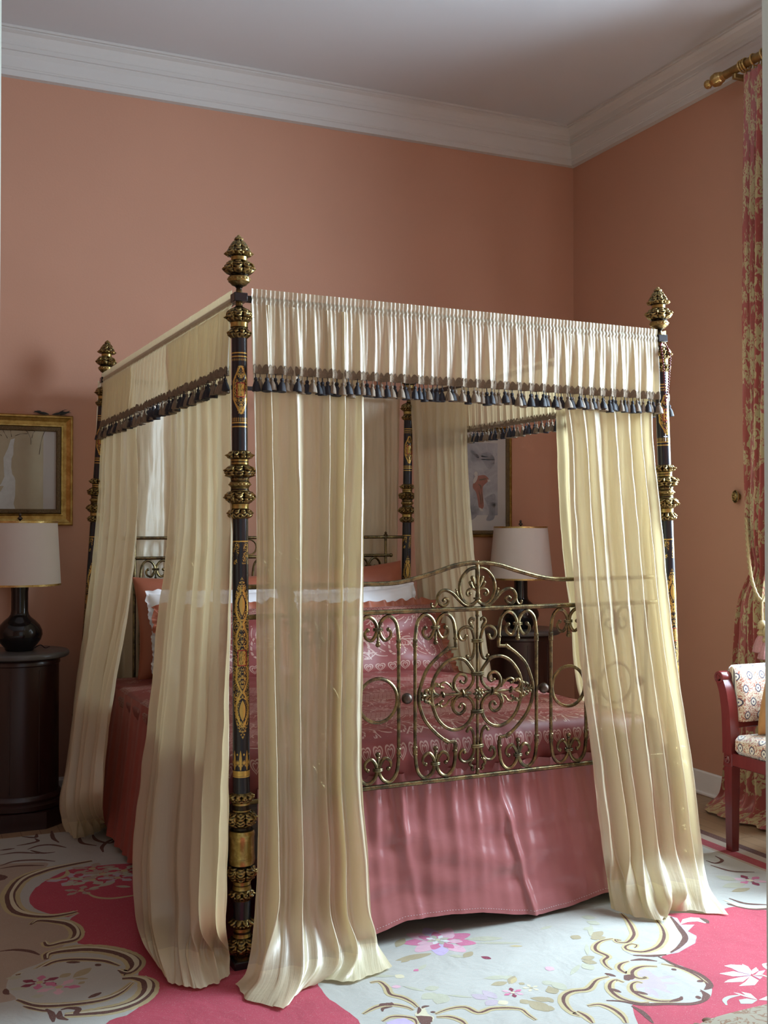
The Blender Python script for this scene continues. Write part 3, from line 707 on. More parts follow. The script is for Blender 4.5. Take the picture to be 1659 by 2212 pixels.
# each post leans a little: base point and inward lean
POSTS = [(.011, 0, -.007), (BW + .106, 0, -.0430), (-.147, BL, .0620), (1.778, BL, .0165)]
for k, (u, v, s) in enumerate(POSTS):
    p = post0 if k == 0 else copy_tree(post0, bed.o)
    p.location = (u, v, 0); p.rotation_euler = (0, math.atan(s), 0)
ZR = 2.288
def ptop(k, z): u, v, s = POSTS[k]; return Vector((u + s * z, v, z))
for a, b in ((0, 1), (2, 3), (0, 2), (1, 3)):
    m = MB(); A, B_ = ptop(a, ZR), ptop(b, ZR); d = (B_ - A); L = d.length; M = Matrix.Translation(A) @ d.to_track_quat('X', 'Z').to_matrix().to_4x4()
    m.box((.02, -.006, -.012), (L - .02, .006, .012), .002, M); bed.part('canopy_rail', m, MAT['lacquer'], smooth=False)

# ---- brass footboard, drawn once as a right half and mirrored
PC = .943
def T_(x, y): return 1020 + x / 6.381, 1180 + y / 6.381
def B_(x, y): return 1020 + x / 6.144, 1430 + y / 6.144
_c0, _c1 = bed_v(1027, 1340, 0), bed_v(1033.8, 1672, 0)
def fb(p):
    q = bed_v(p[0], p[1], 0); u0 = _c0.x + (_c1.x - _c0.x) * (q.z - _c0.z) / (_c1.z - _c0.z)
    return Vector((q.x - u0, 0, q.z))
def both(fn):
    """build right half, then its mirror image"""
    out = []
    for sg in (1, -1):
        m = MB(); fn(m)
        for i, v in enumerate(m.v): m.v[i] = Vector((PC + sg * v.x, v.y, v.z))
        if sg < 0: m.f = [f_[::-1] for f_ in m.f]; m.uv = [u_[::-1] for u_ in m.uv]
        out.append(m)
    return out
RT, RB_ = 1.1915, .5575
HW = .0655
def hook_pts(sx=1): return [(1.0, 1.30), (.98, .84), (.86, .27), (.57, 0), (.28, .08), (.08, .35), (.06, .63), (.16, .88), (.33, 1.04), (.57, .92), (.63, .71), (.51, .55)]
def hooks(m, x, ztop, hw, up=1, v=0, full=True, r=.0071):
    """a pair of shepherd's-crook scrolls tied by a ring, with a hanging ball"""
    for sg in ((1, -1) if full else (1,)):
        P = [Vector((x + sg * hw * a, v, ztop - up * hw * b)) for a, b in hook_pts()]
        c = cr(P, 40); m.tube(c, [r] * 30 + [r * (1 - .35 * i / 10) for i in range(10)], 8); m.ball(c[-1] + Vector((sg * -.001, 0, -up * .002)), r * 1.15, 10, 7)
    for dz in (-.003, .003): m.tube([(x + .017 * math.cos(t), v + .011 * math.sin(t), ztop - up * hw * .56 + dz) for t in np.linspace(0, 2 * PI, 18)[:-1]], .0032, 6, closed=True)
    zb = ztop - up * hw * 1.22; m.tube([(x, v, ztop - up * hw * .75), (x, v, zb)], [.006, .0035], 8); m.ball((x, v, zb), .0095, 14, 10)
    m.lathe([(.006, -.003), (.0075, 0), (.006, .003)], 12, (x, v, zb + up * .011))
def rod(m, x, z0, z1, r=.0067, v=0, joints=()):
    m.tube([(x, v, z0), (x, v, z1)], r, 10)
    for z in joints:
        m.lathe([(r, -.017), (r * 1.35, -.014), (r * 1.2, -.011), (r * 1.45, -.006), (r * 1.2, -.001), (r * 1.25, .010), (r * 1.5, .013), (r, .017)], 12, (x, v, z))
m = MB(); A = [fb(T_(*p)) for p in ((0, 235), (75, 226), (200, 235), (350, 262), (500, 310), (700, 370), (900, 422), (1100, 452), (1300, 455), (1410, 450))]
zz = A[-1].z; arch = [(-a.x, a.z) for a in A[::-1]] + [(a.x, a.z) for a in A[1:]]
arch = [(-.93, zz), (-.80, zz)] + arch + [(.80, zz), (.925, zz)]
m.tube(cr([(PC + a, 0, b) for a, b in arch], 90), .0088, 12)
foot_ = bed.part('footboard', m, MAT['brass'])
for nm, z in (('top_rail', RT), ('bottom_rail', RB_)):
    m = MB(); m.tube([(PC - .93, 0, z), (PC + .93, 0, z)], .0092, 12); bed.part(nm, m, MAT['brass'], parent=foot_)
xa = fb(T_(868, 1500)).x; xb = fb(T_(1068, 1500)).x; xc = fb(B_(1512, 800)).x; gap = xb - xa
xa0 = fb(T_(343, 1180)).x
jz_t, jz_b = fb(T_(868, 1250)).z, fb(B_(860, 1015)).z
ht, hb = RT - .0155, RB_ + .0155
panels = [(xb, xc), (xc + gap, xc + gap + (xc - xb))]
def add(nm, fn, mat='brass', lab=None):
    for q in both(fn): bed.part(nm, q, MAT[mat], parent=foot_, label=lab)
def up2(m):
    hw = (xa - xa0) / 2
    rod(m, xa, hb + hw * 1.30, ht - hw * 1.30, joints=(jz_t, jz_b))
add('upright', up2)
for a, b in panels:
    for xx in (a, b): add('upright', lambda m, xx=xx: rod(m, xx, hb + .0655 * 1.25, ht - .0655 * 1.25, joints=(jz_t, jz_b)))
add('hook_scroll', lambda m: hooks(m, (xa + xa0) / 2, ht, (xa - xa0) / 2)); add('hook_scroll', lambda m: hooks(m, (xa + xa0) / 2, hb, (xa - xa0) / 2, -1))
for a, b in panels:
    add('hook_scroll', lambda m, a=a, b=b: hooks(m, (a + b) / 2, ht, (b - a) / 2)); add('hook_scroll', lambda m, a=a, b=b: hooks(m, (a + b) / 2, hb, (b - a) / 2, -1))
zball = fb(B_(943, 345)).z
add('ball', lambda m: m.ball(((xa + xb) / 2, 0, zball), .0205, 20, 14), 'ball'); add('ball', lambda m: m.ball((xc + gap / 2, 0, zball), .0205, 20, 14), 'ball')
for a, b in panels:
    add('ring', lambda m, a=a, b=b: m.tube([((a + b) / 2 + ((b - a) / 2 - .006) * math.cos(t), 0, zball + .0445 * 1.0 * 1.58 * math.sin(t) * ((b - a) / 2 - .006) / .0655 * .95) for t in np.linspace(0, 2 * PI, 49)[:-1]], .0066, 8, closed=True))
xe = panels[-1][1]
add('ball', lambda m: m.ball((xe + gap / 2, 0, zball), .0205, 20, 14), 'ball'); add('upright', lambda m: rod(m, xe + gap, RB_, RT, .008))
# big split circle of the middle panel, with its elbows
def outer(m):
    c = [fb(T_(455, 1372)), fb(T_(600, 1480)), fb(T_(720, 1610)), fb(B_(770, 200)), fb(B_(800, 330)), fb(B_(790, 480)), fb(B_(730, 660)), fb(B_(620, 820)), fb(B_(520, 930)), fb(B_(465, 975))]
    m.tube(cr(c, 44), .0069, 10)
    e = [fb(T_(343, 1180)), fb(T_(345, 1372)), fb(T_(455, 1372))]; m.tube([e[0], e[1]], .0067, 10); m.tube([e[1], e[2]], .0067, 10); m.ball(e[1], .0069, 10, 7)
    e2 = [fb(B_(465, 975)), fb(B_(368, 1000)), fb(B_(372, 1215))]; m.tube(e2[:2], .0067, 10); m.tube(e2[1:], .0067, 10); m.ball(e2[1], .0069, 10, 7)
    for p in (fb(T_(345, 1240)), fb(B_(372, 1115))): m.lathe([(.006, -.006), (.0095, -.002), (.0095, .002), (.006, .006)], 12, p)
    for p, q in ((c[0], c[1]), (c[-1], c[-2])): d = (q - p).normalized(); m.tube([p - d * .008, p - d * .006, p, p + d * .003, p + d * .016, p + d * .020], [.0064, .009, .0076, .009, .0078, .0062], 10)
add('split_circle', outer)
def inner(m):
    c = [fb(B_(115, 190)), fb(B_(112, 120)), fb(T_(160, 1640)), fb(T_(240, 1540)), fb(T_(370, 1512)), fb(T_(490, 1560)), fb(B_(560, 60)), fb(B_(620, 170)), fb(B_(648, 300)), fb(B_(640, 450)), fb(B_(590, 640)), fb(B_(500, 770)), fb(B_(390, 840)), fb(B_(280, 838)), fb(B_(190, 780)), fb(B_(135, 690)), fb(B_(118, 620))]
    m.tube(cr(c, 70), .0069, 10)
    for pts in ([(112, 160), (115, 240), (165, 320), (250, 372), (310, 360), (360, 290), (355, 195), (295, 132), (225, 152), (203, 210), (240, 255), (278, 230)], [(118, 640), (118, 560), (160, 470), (245, 415), (330, 428), (383, 510), (368, 598), (300, 648), (238, 605), (237, 545), (280, 520), (300, 555)]):
        q = cr([fb(B_(*p)) for p in pts], 56); m.tube(q, [.0066] * 44 + [.0066 - .00018 * i for i in range(12)], 9); m.ball(q[-1], .0068, 10, 7)
add('scroll_circle', inner)
def rings(m):
    for z, w in ((fb(B_(85, 150)).z, .0245), (fb(B_(85, 655)).z, .0255), (fb(T_(60, 1300)).z, .022), (fb(B_(85, 1110)).z, .0235)):
        for dz in (-.0035, .0035): m.tube([(w * math.cos(t), .010 * math.sin(t), z + dz) for t in np.linspace(0, 2 * PI, 22)[:-1]], .0040, 7, closed=True)
q = MB(); rings(q)
zr_t, zr_b = RT, RB_
q.tube([(0, 0, zr_b), (0, 0, zr_t)], .0056, 10); q.lathe([(.007, -.022), (.0085, -.018), (.007, -.012), (.0085, 0)], 12, (0, 0, zr_t - .008)); q.lathe([(.0085, 0), (.007, .012), (.0085, .018), (.0058, .022)], 12, (0, 0, zr_b + .008))
for i, v in enumerate(q.v): q.v[i] = Vector((PC + v.x, v.y, v.z))
bed.part('centre_rod', q, MAT['brass'], parent=foot_)
def scr(m):
    up = [(205, 1222), (228, 1268), (275, 1262), (302, 1195), (275, 1128), (205, 1098), (135, 1128), (98, 1240), (92, 1340), (100, 1440), (130, 1528), (172, 1548), (196, 1500)]
    q = cr([fb(T_(*p)) for p in up], 60); m.tube(q, .0061, 9); m.ball(q[0], .0066, 10, 7); m.ball(q[-1], .0066, 10, 7)
    q = cr([fb(T_(*p)) for p in ((92, 1030), (100, 995), (135, 990), (155, 1030), (128, 1080), (110, 1120), (118, 1160))], 24); m.tube(q, [.003, .004] + [.0058] * 10 + [.007] * 6 + [.0055] * 3 + [.0035] * 3, 9)
def scr2(m):
    dn = [(210, 892), (180, 852), (140, 898), (122, 1000), (120, 1110), (136, 1205), (190, 1280), (262, 1284), (310, 1225), (300, 1150), (262, 1122), (246, 1165)]
    q = cr([fb(B_(*p)) for p in dn], 60); m.tube(q, .0061, 9); m.ball(q[0], .0064, 10, 7); m.ball(q[-1], .0066, 10, 7)
    q = cr([fb(B_(*p)) for p in ((120, 1265), (170, 1290), (180, 1340), (150, 1370), (160, 1410), (130, 1420))], 24); m.tube(q, [.004] * 3 + [.0068] * 8 + [.0055] * 8 + [.0045] * 5, 9)
add('s_scroll', scr); add('s_scroll', scr2)
def palm(m):
    q = cr([fb(B_(*p)) for p in ((150, 400), (300, 388), (500, 368), (700, 352), (800, 340))], 20); m.tube(q, [.0062] * 8 + [.0045] * 12, 9)
    for pts, r0, ball_ in (([(370, 330), (430, 250), (480, 212), (530, 225), (535, 260), (505, 272)], .0046, 1), ([(365, 420), (430, 452), (468, 505), (530, 515), (545, 470), (515, 448)], .0046, 1), ([(380, 330), (400, 270), (405, 225)], .0042, 0), ([(375, 430), (395, 480), (402, 535)], .0042, 0), ([(360, 340), (360, 290), (372, 262)], .004, 0),
                          ([(560, 365), (610, 330), (632, 270), (600, 222), (570, 235)], .0068, 1), ([(560, 375), (630, 405), (648, 460), (610, 502), (575, 490)], .0064, 1), ([(630, 350), (668, 320), (672, 275), (645, 262)], .0060, 1), ([(630, 372), (680, 400), (678, 440), (655, 452)], .0058, 1), ([(690, 345), (722, 318), (720, 285), (700, 280)], .0056, 1), ([(690, 368), (728, 388), (722, 420), (705, 425)], .0056, 1), ([(735, 340), (760, 320), (758, 295)], .0052, 0), ([(735, 360), (765, 375), (765, 398)], .0052, 0)):
        q = cr([fb(B_(*p)) for p in pts], 22); m.tube(q, [r0 * (.7 + .5 * i / 21) for i in range(22)], 8)
        if ball_: m.ball(q[-1], r0 * 1.25, 9, 6)
    t = fb(B_(770, 342)); m.tube([t - Vector((.02, 0, 0)), t - Vector((.006, 0, 0)), t + Vector((.004, 0, 0))], [.004, .009, .002], 10)
    for bx_ in (255, 508):
        c = fb(B_(bx_, 385 if bx_ < 300 else 365)); w = .0135 if bx_ < 300 else .010
        m.tube([(c.x + .0035 * math.cos(t), .009 * math.sin(t) , c.z + w * math.cos(t)) for t in np.linspace(0, 2 * PI, 20)[:-1]], .0036, 7, closed=True)
add('palmette_spray', palm)
q = MB(); c0 = Vector((PC, -.008, fb(B_(95, 410)).z))
for k in range(8):
    a = k * PI / 4 + PI / 2; e = Vector((math.cos(a), 0, math.sin(a))); s = Vector((-math.sin(a), 0, math.cos(a)))
    def pet(u, v, e=e, s=s):
        w = math.sin(PI * min(1, .12 + u * .88)) ** .8 * .0068; y = -.004 - .004 * math.sin(PI * u) + .004 * (2 * v - 1) ** 2
        return c0 + e * (.004 + .022 * u) + s * (w * (2 * v - 1)) + Vector((0, y, 0))
    q.grid(pet, 8, 4); q.tube([c0 + e * .004, c0 + e * .014, c0 + e * .025], [.004, .0045, .001], 6)
q.ball(c0 + Vector((0, -.006, 0)), .0062, 12, 8); q.ball(c0, .010, 12, 8)
bed.part('rosette', q, MAT['brass'], parent=foot_)
def crest(m):
    q = cr([fb(T_(*p)) for p in ((40, 735), (75, 778), (140, 800), (205, 765), (255, 690), (278, 580), (258, 460), (215, 385), (150, 322), (80, 298), (40, 300))], 50); m.tube(q, .0068, 9)
    q = cr([fb(T_(*p)) for p in ((60, 760), (125, 812), (215, 795), (295, 715), (375, 625), (460, 583), (525, 598), (568, 670), (556, 745), (500, 788), (445, 762), (430, 712), (470, 690), (490, 715))], 60); m.tube(q, [.0066] * 46 + [.0066 - .0001 * i for i in range(14)], 9); m.ball(q[-1], .0072, 10, 7)
    q = cr([fb(T_(*p)) for p in ((568, 660), (582, 750), (610, 792), (645, 785), (648, 755))], 22); m.tube(q, .0046, 8); m.ball(q[-1], .0058, 10, 7)
    q = cr([fb(T_(*p)) for p in ((265, 735), (300, 665), (322, 605))], 14); m.tube(q, [.003 + .0002 * i for i in range(14)], 8); m.ball(q[-1] + Vector((.001, 0, .006)), .0042, 9, 6)
    for pts, r in (([(40, 600), (75, 520), (100, 430)], .0075), ([(45, 610), (100, 560), (128, 500)], .0075), ([(40, 610), (100, 580), (160, 595), (182, 640), (160, 672), (140, 650)], .0058)):
        q = cr([fb(T_(*p)) for p in pts], 18); m.tube(q, [r * (.55 + .5 * i / 17) for i in range(18)], 8); m.ball(q[-1], r * 1.08, 9, 6)
add('crest_scroll', crest)
q = MB(); zt, zb_ = fb(T_(40, 215)).z, fb(T_(40, 740)).z
q.tube([(PC, 0, zt + .004), (PC, 0, zt - .02), (PC, -.002, zt - .055), (PC, -.003, zt - .07), (PC, -.003, zb_ + .028), (PC, -.003, zb_ + .016), (PC, 0, zb_)], [.006, .0085, .0095, .006, .008, .010, .008], 12)
q.tube([(PC + .013 * math.cos(t), .010 * math.sin(t), zb_ + .006) for t in np.linspace(0, 2 * PI, 20)[:-1]], .004, 7, closed=True)
bed.part('crest_palmette', q, MAT['brass'], parent=foot_)

# ---- headboard of the same brass work
m = MB(); m.tube([(-.02, BL, 1.443), (1.80, BL, 1.443)], .0092, 10); hd = bed.part('headboard', m, MAT['brass'])
HE = (.155, 1.66)
m = MB(); m.tube([(HE[0] - .03, BL, 1.334), (HE[1] + .03, BL, 1.334)], .0092, 10)
for x in HE: m.ball((x + (-.035 if x < 1 else .035), BL, 1.334), .012, 12, 8)
bed.part('middle_rail', m, MAT['brass'], parent=hd)
m = MB(); m.tube([(-.05, BL, .60), (1.79, BL, .60)], .0092, 10); bed.part('lower_rail', m, MAT['brass'], parent=hd)
for x in HE:
    m = MB(); m.tube([(x, BL, .60), (x, BL, 1.443)], .0085, 10); m.lathe([(.0085, 0), (.012, .006), (.012, .012), (.006, .018), (.009, .024), (0, .032)], 12, (x, BL, 1.446)); bed.part('upright', m, MAT['brass'], parent=hd)
pw = .0835; cs = [HE[0] + .115 + k * (HE[1] - HE[0] - .23) / 6 for k in range(7)]
for k, x in enumerate(cs):
    m = MB(); hooks(m, x, 1.320, pw, v=BL); bed.part('hook_scroll', m, MAT['brass'], parent=hd)
    for sg in (-1, 1):
        m = MB(); rod(m, x + sg * pw, .60, 1.320 - pw * 1.28, v=BL, joints=(1.19,)); bed.part('upright', m, MAT['brass'], parent=hd)
for k in range(6):
    x = (cs[k] + cs[k + 1]) / 2; m = MB(); m.tube([(x + .044 * math.cos(t), BL, 1.3885 + .044 * math.sin(t)) for t in np.linspace(0, 2 * PI, 33)[:-1]], .005, 8, closed=True); bed.part('ring', m, MAT['brass'], parent=hd)
m = MB(); m.box((.03, .07, .30), (1.80, 2.20, .56), .04); bed.part('bed_base', m, MAT['mattress'])
m = MB(); m.box((.03, .06, .555), (1.80, 2.22, .685), .05); bed.part('mattress', m, MAT['mattress'])
for u in (.2, 1.62):
    for v in (.3, 2.0):
        m = MB(); m.box((u - .03, v - .03, .0), (u + .03, v + .03, .30), .004); bed.part('leg', m, MAT['lacquer'], smooth=False)
# ================================================================== hangings of the bed
def folds(k, seed, sharp=.8):
    """irregular hanging folds: rounded ridges with wide flats between"""
    def f(t, s):
        w = noise.noise((t * 2.3, seed, s * .55)) * 1.5 + .6 * noise.noise((t * 5.9, seed + 9, s * 1.1))
        ph = PI * k * t + w * 1.5; r = math.exp(-2.4 * math.sin(ph) ** 2)
        h = .75 + .55 * noise.noise((round(ph / PI) * 1.7, seed + 5, s * .8))
        return (r * h * 1.9 - .62) * .85 + .16 * math.sin(4 * ph + seed) + .22 * noise.noise((t * k * 1.1, s * 2.2, seed + 3))
    return f
def resample(pts, n):
    P = [Vector(p) for p in pts]; d = [0]
    for a, b in zip(P, P[1:]): d.append(d[-1] + (b - a).length)
    out = []
    for i in range(n + 1):
        t = d[-1] * i / n; k = 0
        while k < len(P) - 2 and t > d[k + 1]: k += 1
        out.append(P[k].lerp(P[k + 1], (t - d[k]) / max(d[k + 1] - d[k], 1e-9)))
    return out
def drape(rows, nu, nv, f, width, hem=.07, seed=0, crinkle=.004):
    """rows: (points across, fold depth) from top to hem"""
    R = [resample(p, nu) if len(p) == 2 else cr(resample(p, nu), nu + 1) for p, a in rows]; A = [a for p, a in rows]
    C = []
    zs = [sum(p.z for p in r) / len(r) for r in R]; ys = [sum((p for p in r), Vector()) / len(r) for r in R]
    cum = [0.0]
    for a, b in zip(ys, ys[1:]): cum.append(cum[-1] + (b - a).length)
    L = cum[-1]
    def at(seq, j):      # cubic interpolation of column data at row fraction
        t = j / nv * L; k = 0
        while k < len(cum) - 2 and t > cum[k + 1]: k += 1
        h = cum[k + 1] - cum[k]; s = (t - cum[k]) / h; p1, p2 = seq[k], seq[k + 1]
        m1 = (p2 - seq[k - 1]) * (h / (cum[k + 1] - cum[k - 1])) if k else (p2 - p1)
        m2 = (seq[k + 2] - p1) * (h / (cum[k + 2] - cum[k])) if k + 2 < len(seq) else (p2 - p1)
        return p1 * (2 * s**3 - 3 * s * s + 1) + m1 * (s**3 - 2 * s * s + s) + p2 * (3 * s * s - 2 * s**3) + m2 * (s**3 - s * s)
    G_ = [[at([r[i] for r in R], j) for i in range(nu + 1)] for j in range(nv + 1)]
    AM = [at(A, j) for j in range(nv + 1)]
    mb = MB()
    def fn(a, b):
        i, j = round(a * nu), round(b * nv); row = G_[j]; d = row[min(i + 3, nu)] - row[max(i - 3, 0)]; d.z = 0
        n = Vector((d.y, -d.x, 0)).normalized() if d.length > 1e-7 else Vector((0, 0, 0))
        e = min(1, .35 + min(a, 1 - a) * 14)
        p = row[i] + n * (AM[j] * 1.55 * f(a, b) * e)
        p += n * (crinkle * noise.noise((a * 22, b * 26, seed)) * min(1, b * 5))
        if p.z < .012: p.z = .012 + .004 * (1 + noise.noise((a * 30, b * 40, seed)))
        return p
    hh = 1 - hem / (L / 1.0) if hem else 2
    mb.grid(fn, nu, nv, lambda a, b: (a * width, b * L), mif=lambda b: 1 if b > hh else 0)
    return mb
SH = [MAT['sheer'], MAT['hem']]
BC = 'sheer cream bed curtains'
def V(u, v, z): return Vector((u, v, z))
def hang(label, rows, k, seed, width, nu=150, nv=90, hem=.13, sharp=.8):
    mb = drape(rows, nu, nv, folds(k, seed, sharp), width, hem, seed)
    return single('bed_curtain', label, 'bed curtain', mb, SH, frame=BED, group=BC, sharp=0)
bv_, bu_, bf_ = bed_v, bed_u, bed_floor
hang('cream sheer bed curtain hanging just right of the nearest black and gold post',
     [([V(.03, -.012, 2.27), V(.455, -.012, 2.27)], .010), ([bv_(548, 900, -.02), bv_(787, 900, -.02)], .018), ([bv_(553, 1150, -.03), bv_(787, 1150, -.03)], .021),
      ([bv_(553, 1400, -.04), bv_(786, 1400, -.04)], .023), ([bv_(558, 1680, -.06), bv_(783, 1680, -.06)], .027), ([bv_(556, 1850, -.08), bv_(797, 1850, -.08)], .034),
      ([bv_(550, 1975, -.12), bv_(803, 1960, -.12)], .036), ([bf_(534, 2092, .05), bf_(600, 2108, .06), bf_(690, 2085, .07), bf_(770, 2060, .06), bf_(815, 2032, .06)], .022),
      ([bf_(508, 2128), bf_(535, 2160), bf_(612, 2182), bf_(655, 2140), bf_(700, 2118), bf_(765, 2124), bf_(848, 2090)], .004)], 5, 1.0, 1.1, 190, 110)
hang('cream sheer bed curtain at the far right corner of the footboard beside the beaded post',
     [([V(1.275, -.012, 2.27), V(1.785, -.012, 2.27)], .010), ([bv_(1226, 930, -.02), bv_(1408, 930, -.02)], .017), ([bv_(1232, 1100, -.03), bv_(1424, 1100, -.03)], .020),
      ([bv_(1250, 1380, -.05), bv_(1452, 1380, -.05)], .022), ([bv_(1283, 1650, -.08), bv_(1492, 1650, -.08)], .028), ([bv_(1303, 1830, -.12), bv_(1514, 1830, -.12)], .034),
      ([bf_(1312, 1918, .08), bf_(1380, 1940, .08), bf_(1440, 1935, .09), bf_(1530, 1915, .07)], .026), ([bf_(1320, 1962), bf_(1372, 1982), bf_(1432, 1991), bf_(1445, 1966), bf_(1500, 1970), bf_(1574, 1976)], .004)], 6, 4.2, 1.2, 190, 110)
hang('cream sheer bed curtain along the left side beside the nearest post',
     [([V(-.012, .92, 2.27), V(-.012, .07, 2.27)], .008), ([bu_(374, 940, -.02), bu_(499, 900, -.02)], .014), ([bu_(368, 1170, -.05), bu_(502, 1170, -.04)], .018),
      ([bu_(345, 1350, -.08), bu_(499, 1350, -.05)], .020), ([bu_(332, 1500, -.11), bu_(497, 1500, -.065)], .024), ([bu_(312, 1660, -.14), bu_(496, 1660, -.08)], .028),
      ([bu_(291, 1840, -.19), bu_(494, 1840, -.10)], .030), ([bu_(296, 1960, -.22), bu_(489, 1985, -.11)], .030), ([bf_(308, 2030, .07), bf_(400, 2060, .09), bf_(494, 2052, .07)], .020),
      ([bf_(340, 2085), bf_(372, 2128), bf_(425, 2139), bf_(470, 2126), bf_(497, 2108)], .004)], 7, 7.7, 1.5, 190, 110)
hang('cream sheer bed curtain at the back of the left side near the bedside cabinet',
     [([V(-.012, 2.29, 2.27), V(-.012, 1.58, 2.27)], .008), ([bv_(216, 960, 2.27), bu_(295, 940, -.02)], .014), ([bv_(203, 1170, 2.25), bu_(299, 1110, -.05)], .018),
      ([bv_(183, 1340, 2.15), bu_(280, 1300, -.09)], .022), ([bv_(161, 1500, 2.05), bu_(246, 1480, -.13)], .028), ([bv_(145, 1640, 1.98), bu_(228, 1620, -.16)], .030),
      ([bv_(128, 1735, 1.92), bu_(223, 1730, -.18)], .028), ([bf_(140, 1796), bf_(165, 1814), bf_(200, 1804), bf_(226, 1786)], .006)], 6, 11.3, 1.3, 150, 90)
hang('cream sheer bed curtain inside the bed along the right side near the pillows',
     [([V(1.815, 2.25, 2.27), V(1.815, 1.57, 2.27)], .008), ([bu_(895, 1000, 1.82), bu_(1014, 1000, 1.82)], .018), ([bu_(899, 1215, 1.83), bu_(1030, 1215, 1.83)], .022),
      ([V(1.85, 2.16, .8), V(1.85, 1.40, .8)], .028), ([V(1.94, 2.14, .25), V(1.95, 1.36, .25)], .03), ([V(2.0, 2.12, .014), V(2.02, 1.34, .014)], .012)], 6, 15.1, 1.3, 130, 70)
hang('cream sheer bed curtain on the right side seen edge on behind the footboard end',
     [([V(1.815, .735, 2.27), V(1.815, .06, 2.27)], .008), ([bu_(1206, 930, 1.825), V(1.825, .07, 1.95)], .016), ([bu_(1217, 1150, 1.835), V(1.84, .09, 1.45)], .020),
      ([bu_(1240, 1330, 1.85), V(1.90, .10, 1.0)], .024), ([bu_(1260, 1500, 1.90), V(1.96, .10, .66)], .026), ([V(1.99, .42, .25), V(2.03, .10, .25)], .03), ([V(2.03, .40, .014), V(2.08, .08, .014)], .012)], 6, 19.4, 1.3, 130, 70)
hang('cream sheer drape behind the headboard at its left end',
     [([V(-.03, BL + .07, 2.29), V(.25, BL + .07, 2.275), V(.52, BL + .07, 2.285)], .006), ([V(-.05, BL + .075, 1.6), V(.52, BL + .075, 1.6)], .020), ([V(-.08, BL + .08, .8), V(.52, BL + .08, .8)], .024), ([V(-.1, BL + .08, .03), V(.54, BL + .08, .03)], .026)], 4, 23.0, .9, 90, 60)
hang('cream sheer drape behind the headboard at its right end beside the back post',
     [([V(1.28, BL + .07, 2.305), V(1.52, BL + .07, 2.285), V(1.79, BL + .07, 2.315)], .006), ([V(1.27, BL + .075, 1.6), V(1.775, BL + .075, 1.6)], .018), ([V(1.26, BL + .08, .8), V(1.765, BL + .08, .8)], .022), ([V(1.26, BL + .08, .03), V(1.76, BL + .08, .03)], .024)], 4, 27.0, .8, 90, 60)

# ---- gathered valances with braid and tassels
def tassel_mb():
    m = MB(); pr = [(.0012, 0), (.0012, -.011), (.0034, -.0125), (.0046, -.0155), (.0044, -.0195), (.0034, -.0220), (.0052, -.025), (.0088, -.036), (.0106, -.047), (.0114, -.053), (.0096, -.0545), (0, -.052)]
    m.lathe(pr, 14, (0, 0, 0), lambda k, th, p: p[0] * (1 + (.13 * math.sin(th * 7) if 5 < k < 11 else 0)), caps=False)
    return m
TK = [link('tassel', tassel_mb(), MAT[q], loc=(0, 0, -9)) for q in ('tassel_black', 'tassel_beige')]
def valance(label, A, B, out, seed, ntas, kf):
    A, B, out = Vector(A), Vector(B), Vector(out); d = B - A; L = d.length
    t = Thing('valance', label, 'valance', (A + B) / 2 + V(0, 0, -.33), BED, group='gathered bed valances')
    ff = folds(kf, seed, .7); fine = folds(int(L * 62), seed + 5, 1.0)
    def off(a, z):
        s = max(0, min(1, (2.288 - z) / .26)); w = s ** .8
        return out * (.014 * ff(a, s * .35) * w + .0032 * fine(a, .1) * (1 - .75 * w) + .012 * w)
    def at(a, z): return A + d * a + V(0, 0, z - A.z) + off(a, z)
    nu = int(L * 260); zs = [2.322, 2.316, 2.306, 2.298, 2.294, 2.286, 2.282, 2.274, 2.262, 2.24, 2.215, 2.19, 2.16, 2.13, 2.10, 2.07, 2.045]
    m = MB()
    def fn(a, b):
        k = round(b * 16); p = at(a, zs[k]); pinch = {3: -.003, 4: -.003, 5: .002, 6: .002, 7: -.003}.get(k, 0)
        return p + out * (pinch + .001 * noise.noise((a * 200, k, seed)))
    m.grid(fn, nu, 16, lambda a, b: (a * L * 2.2, (2.322 - zs[round(b * 16)])))
    t.part('gathered_cloth', m, MAT['valance'], sharp=0)
    m = MB(); ns = int(L / .0185); nb = ns * 6
    def br(a, b):
        sc = abs(math.sin(PI * a * ns)); z = 2.028 + b * (.020 + .014 * sc)
        return at(a, max(z, 2.045)) + V(0, 0, z - max(z, 2.045)) + out * (.003 + .002 * math.sin(b * PI) + .0012 * math.sin(a * ns * 40))
    m.grid(br, nb, 3, lambda a, b: (a * L, b * .03)); m.grid(lambda a, b: br(1 - a, b) - out * .004, nb, 3, lambda a, b: (a * L, b * .03))
    t.part('scalloped_braid', m, MAT['braid'])
    for i in range(ntas):
        a = (i + .5) / ntas; p = at(a, 2.045) + V(0, 0, 2.030 - 2.045 + rnd.uniform(-.003, .002)) + out * (.004 + rnd.uniform(-.004, .006))
        c = TK[(i + (rnd.random() < .12)) % 2].copy(); COL.objects.link(c); c.parent = t.o; c.location = p - t.org
        c.scale = [rnd.uniform(1.25, 1.65)] * 2 + [rnd.uniform(1.04, 1.2)]; c.rotation_euler = (rnd.uniform(-.08, .08), rnd.uniform(-.08, .08), rnd.uniform(0, 6))
    return t
valance('gathered cream valance with black and beige tassels across the foot end', (.033, -.020, 2.3), (BW - .022, -.022, 2.3), (0, -1, 0), 3.0, 92, 30)
valance('gathered cream tasselled valance running back along the left side', (-.020, .03, 2.3), (-.022, BL + .01, 2.3), (-1, 0, 0), 6.0, 98, 36)
valance('gathered cream tasselled valance along the right side seen from inside the bed', (BW + .030, -.012, 2.3), (BW + .018, BL - .02, 2.3), (1, 0, 0), 9.0, 98, 36)
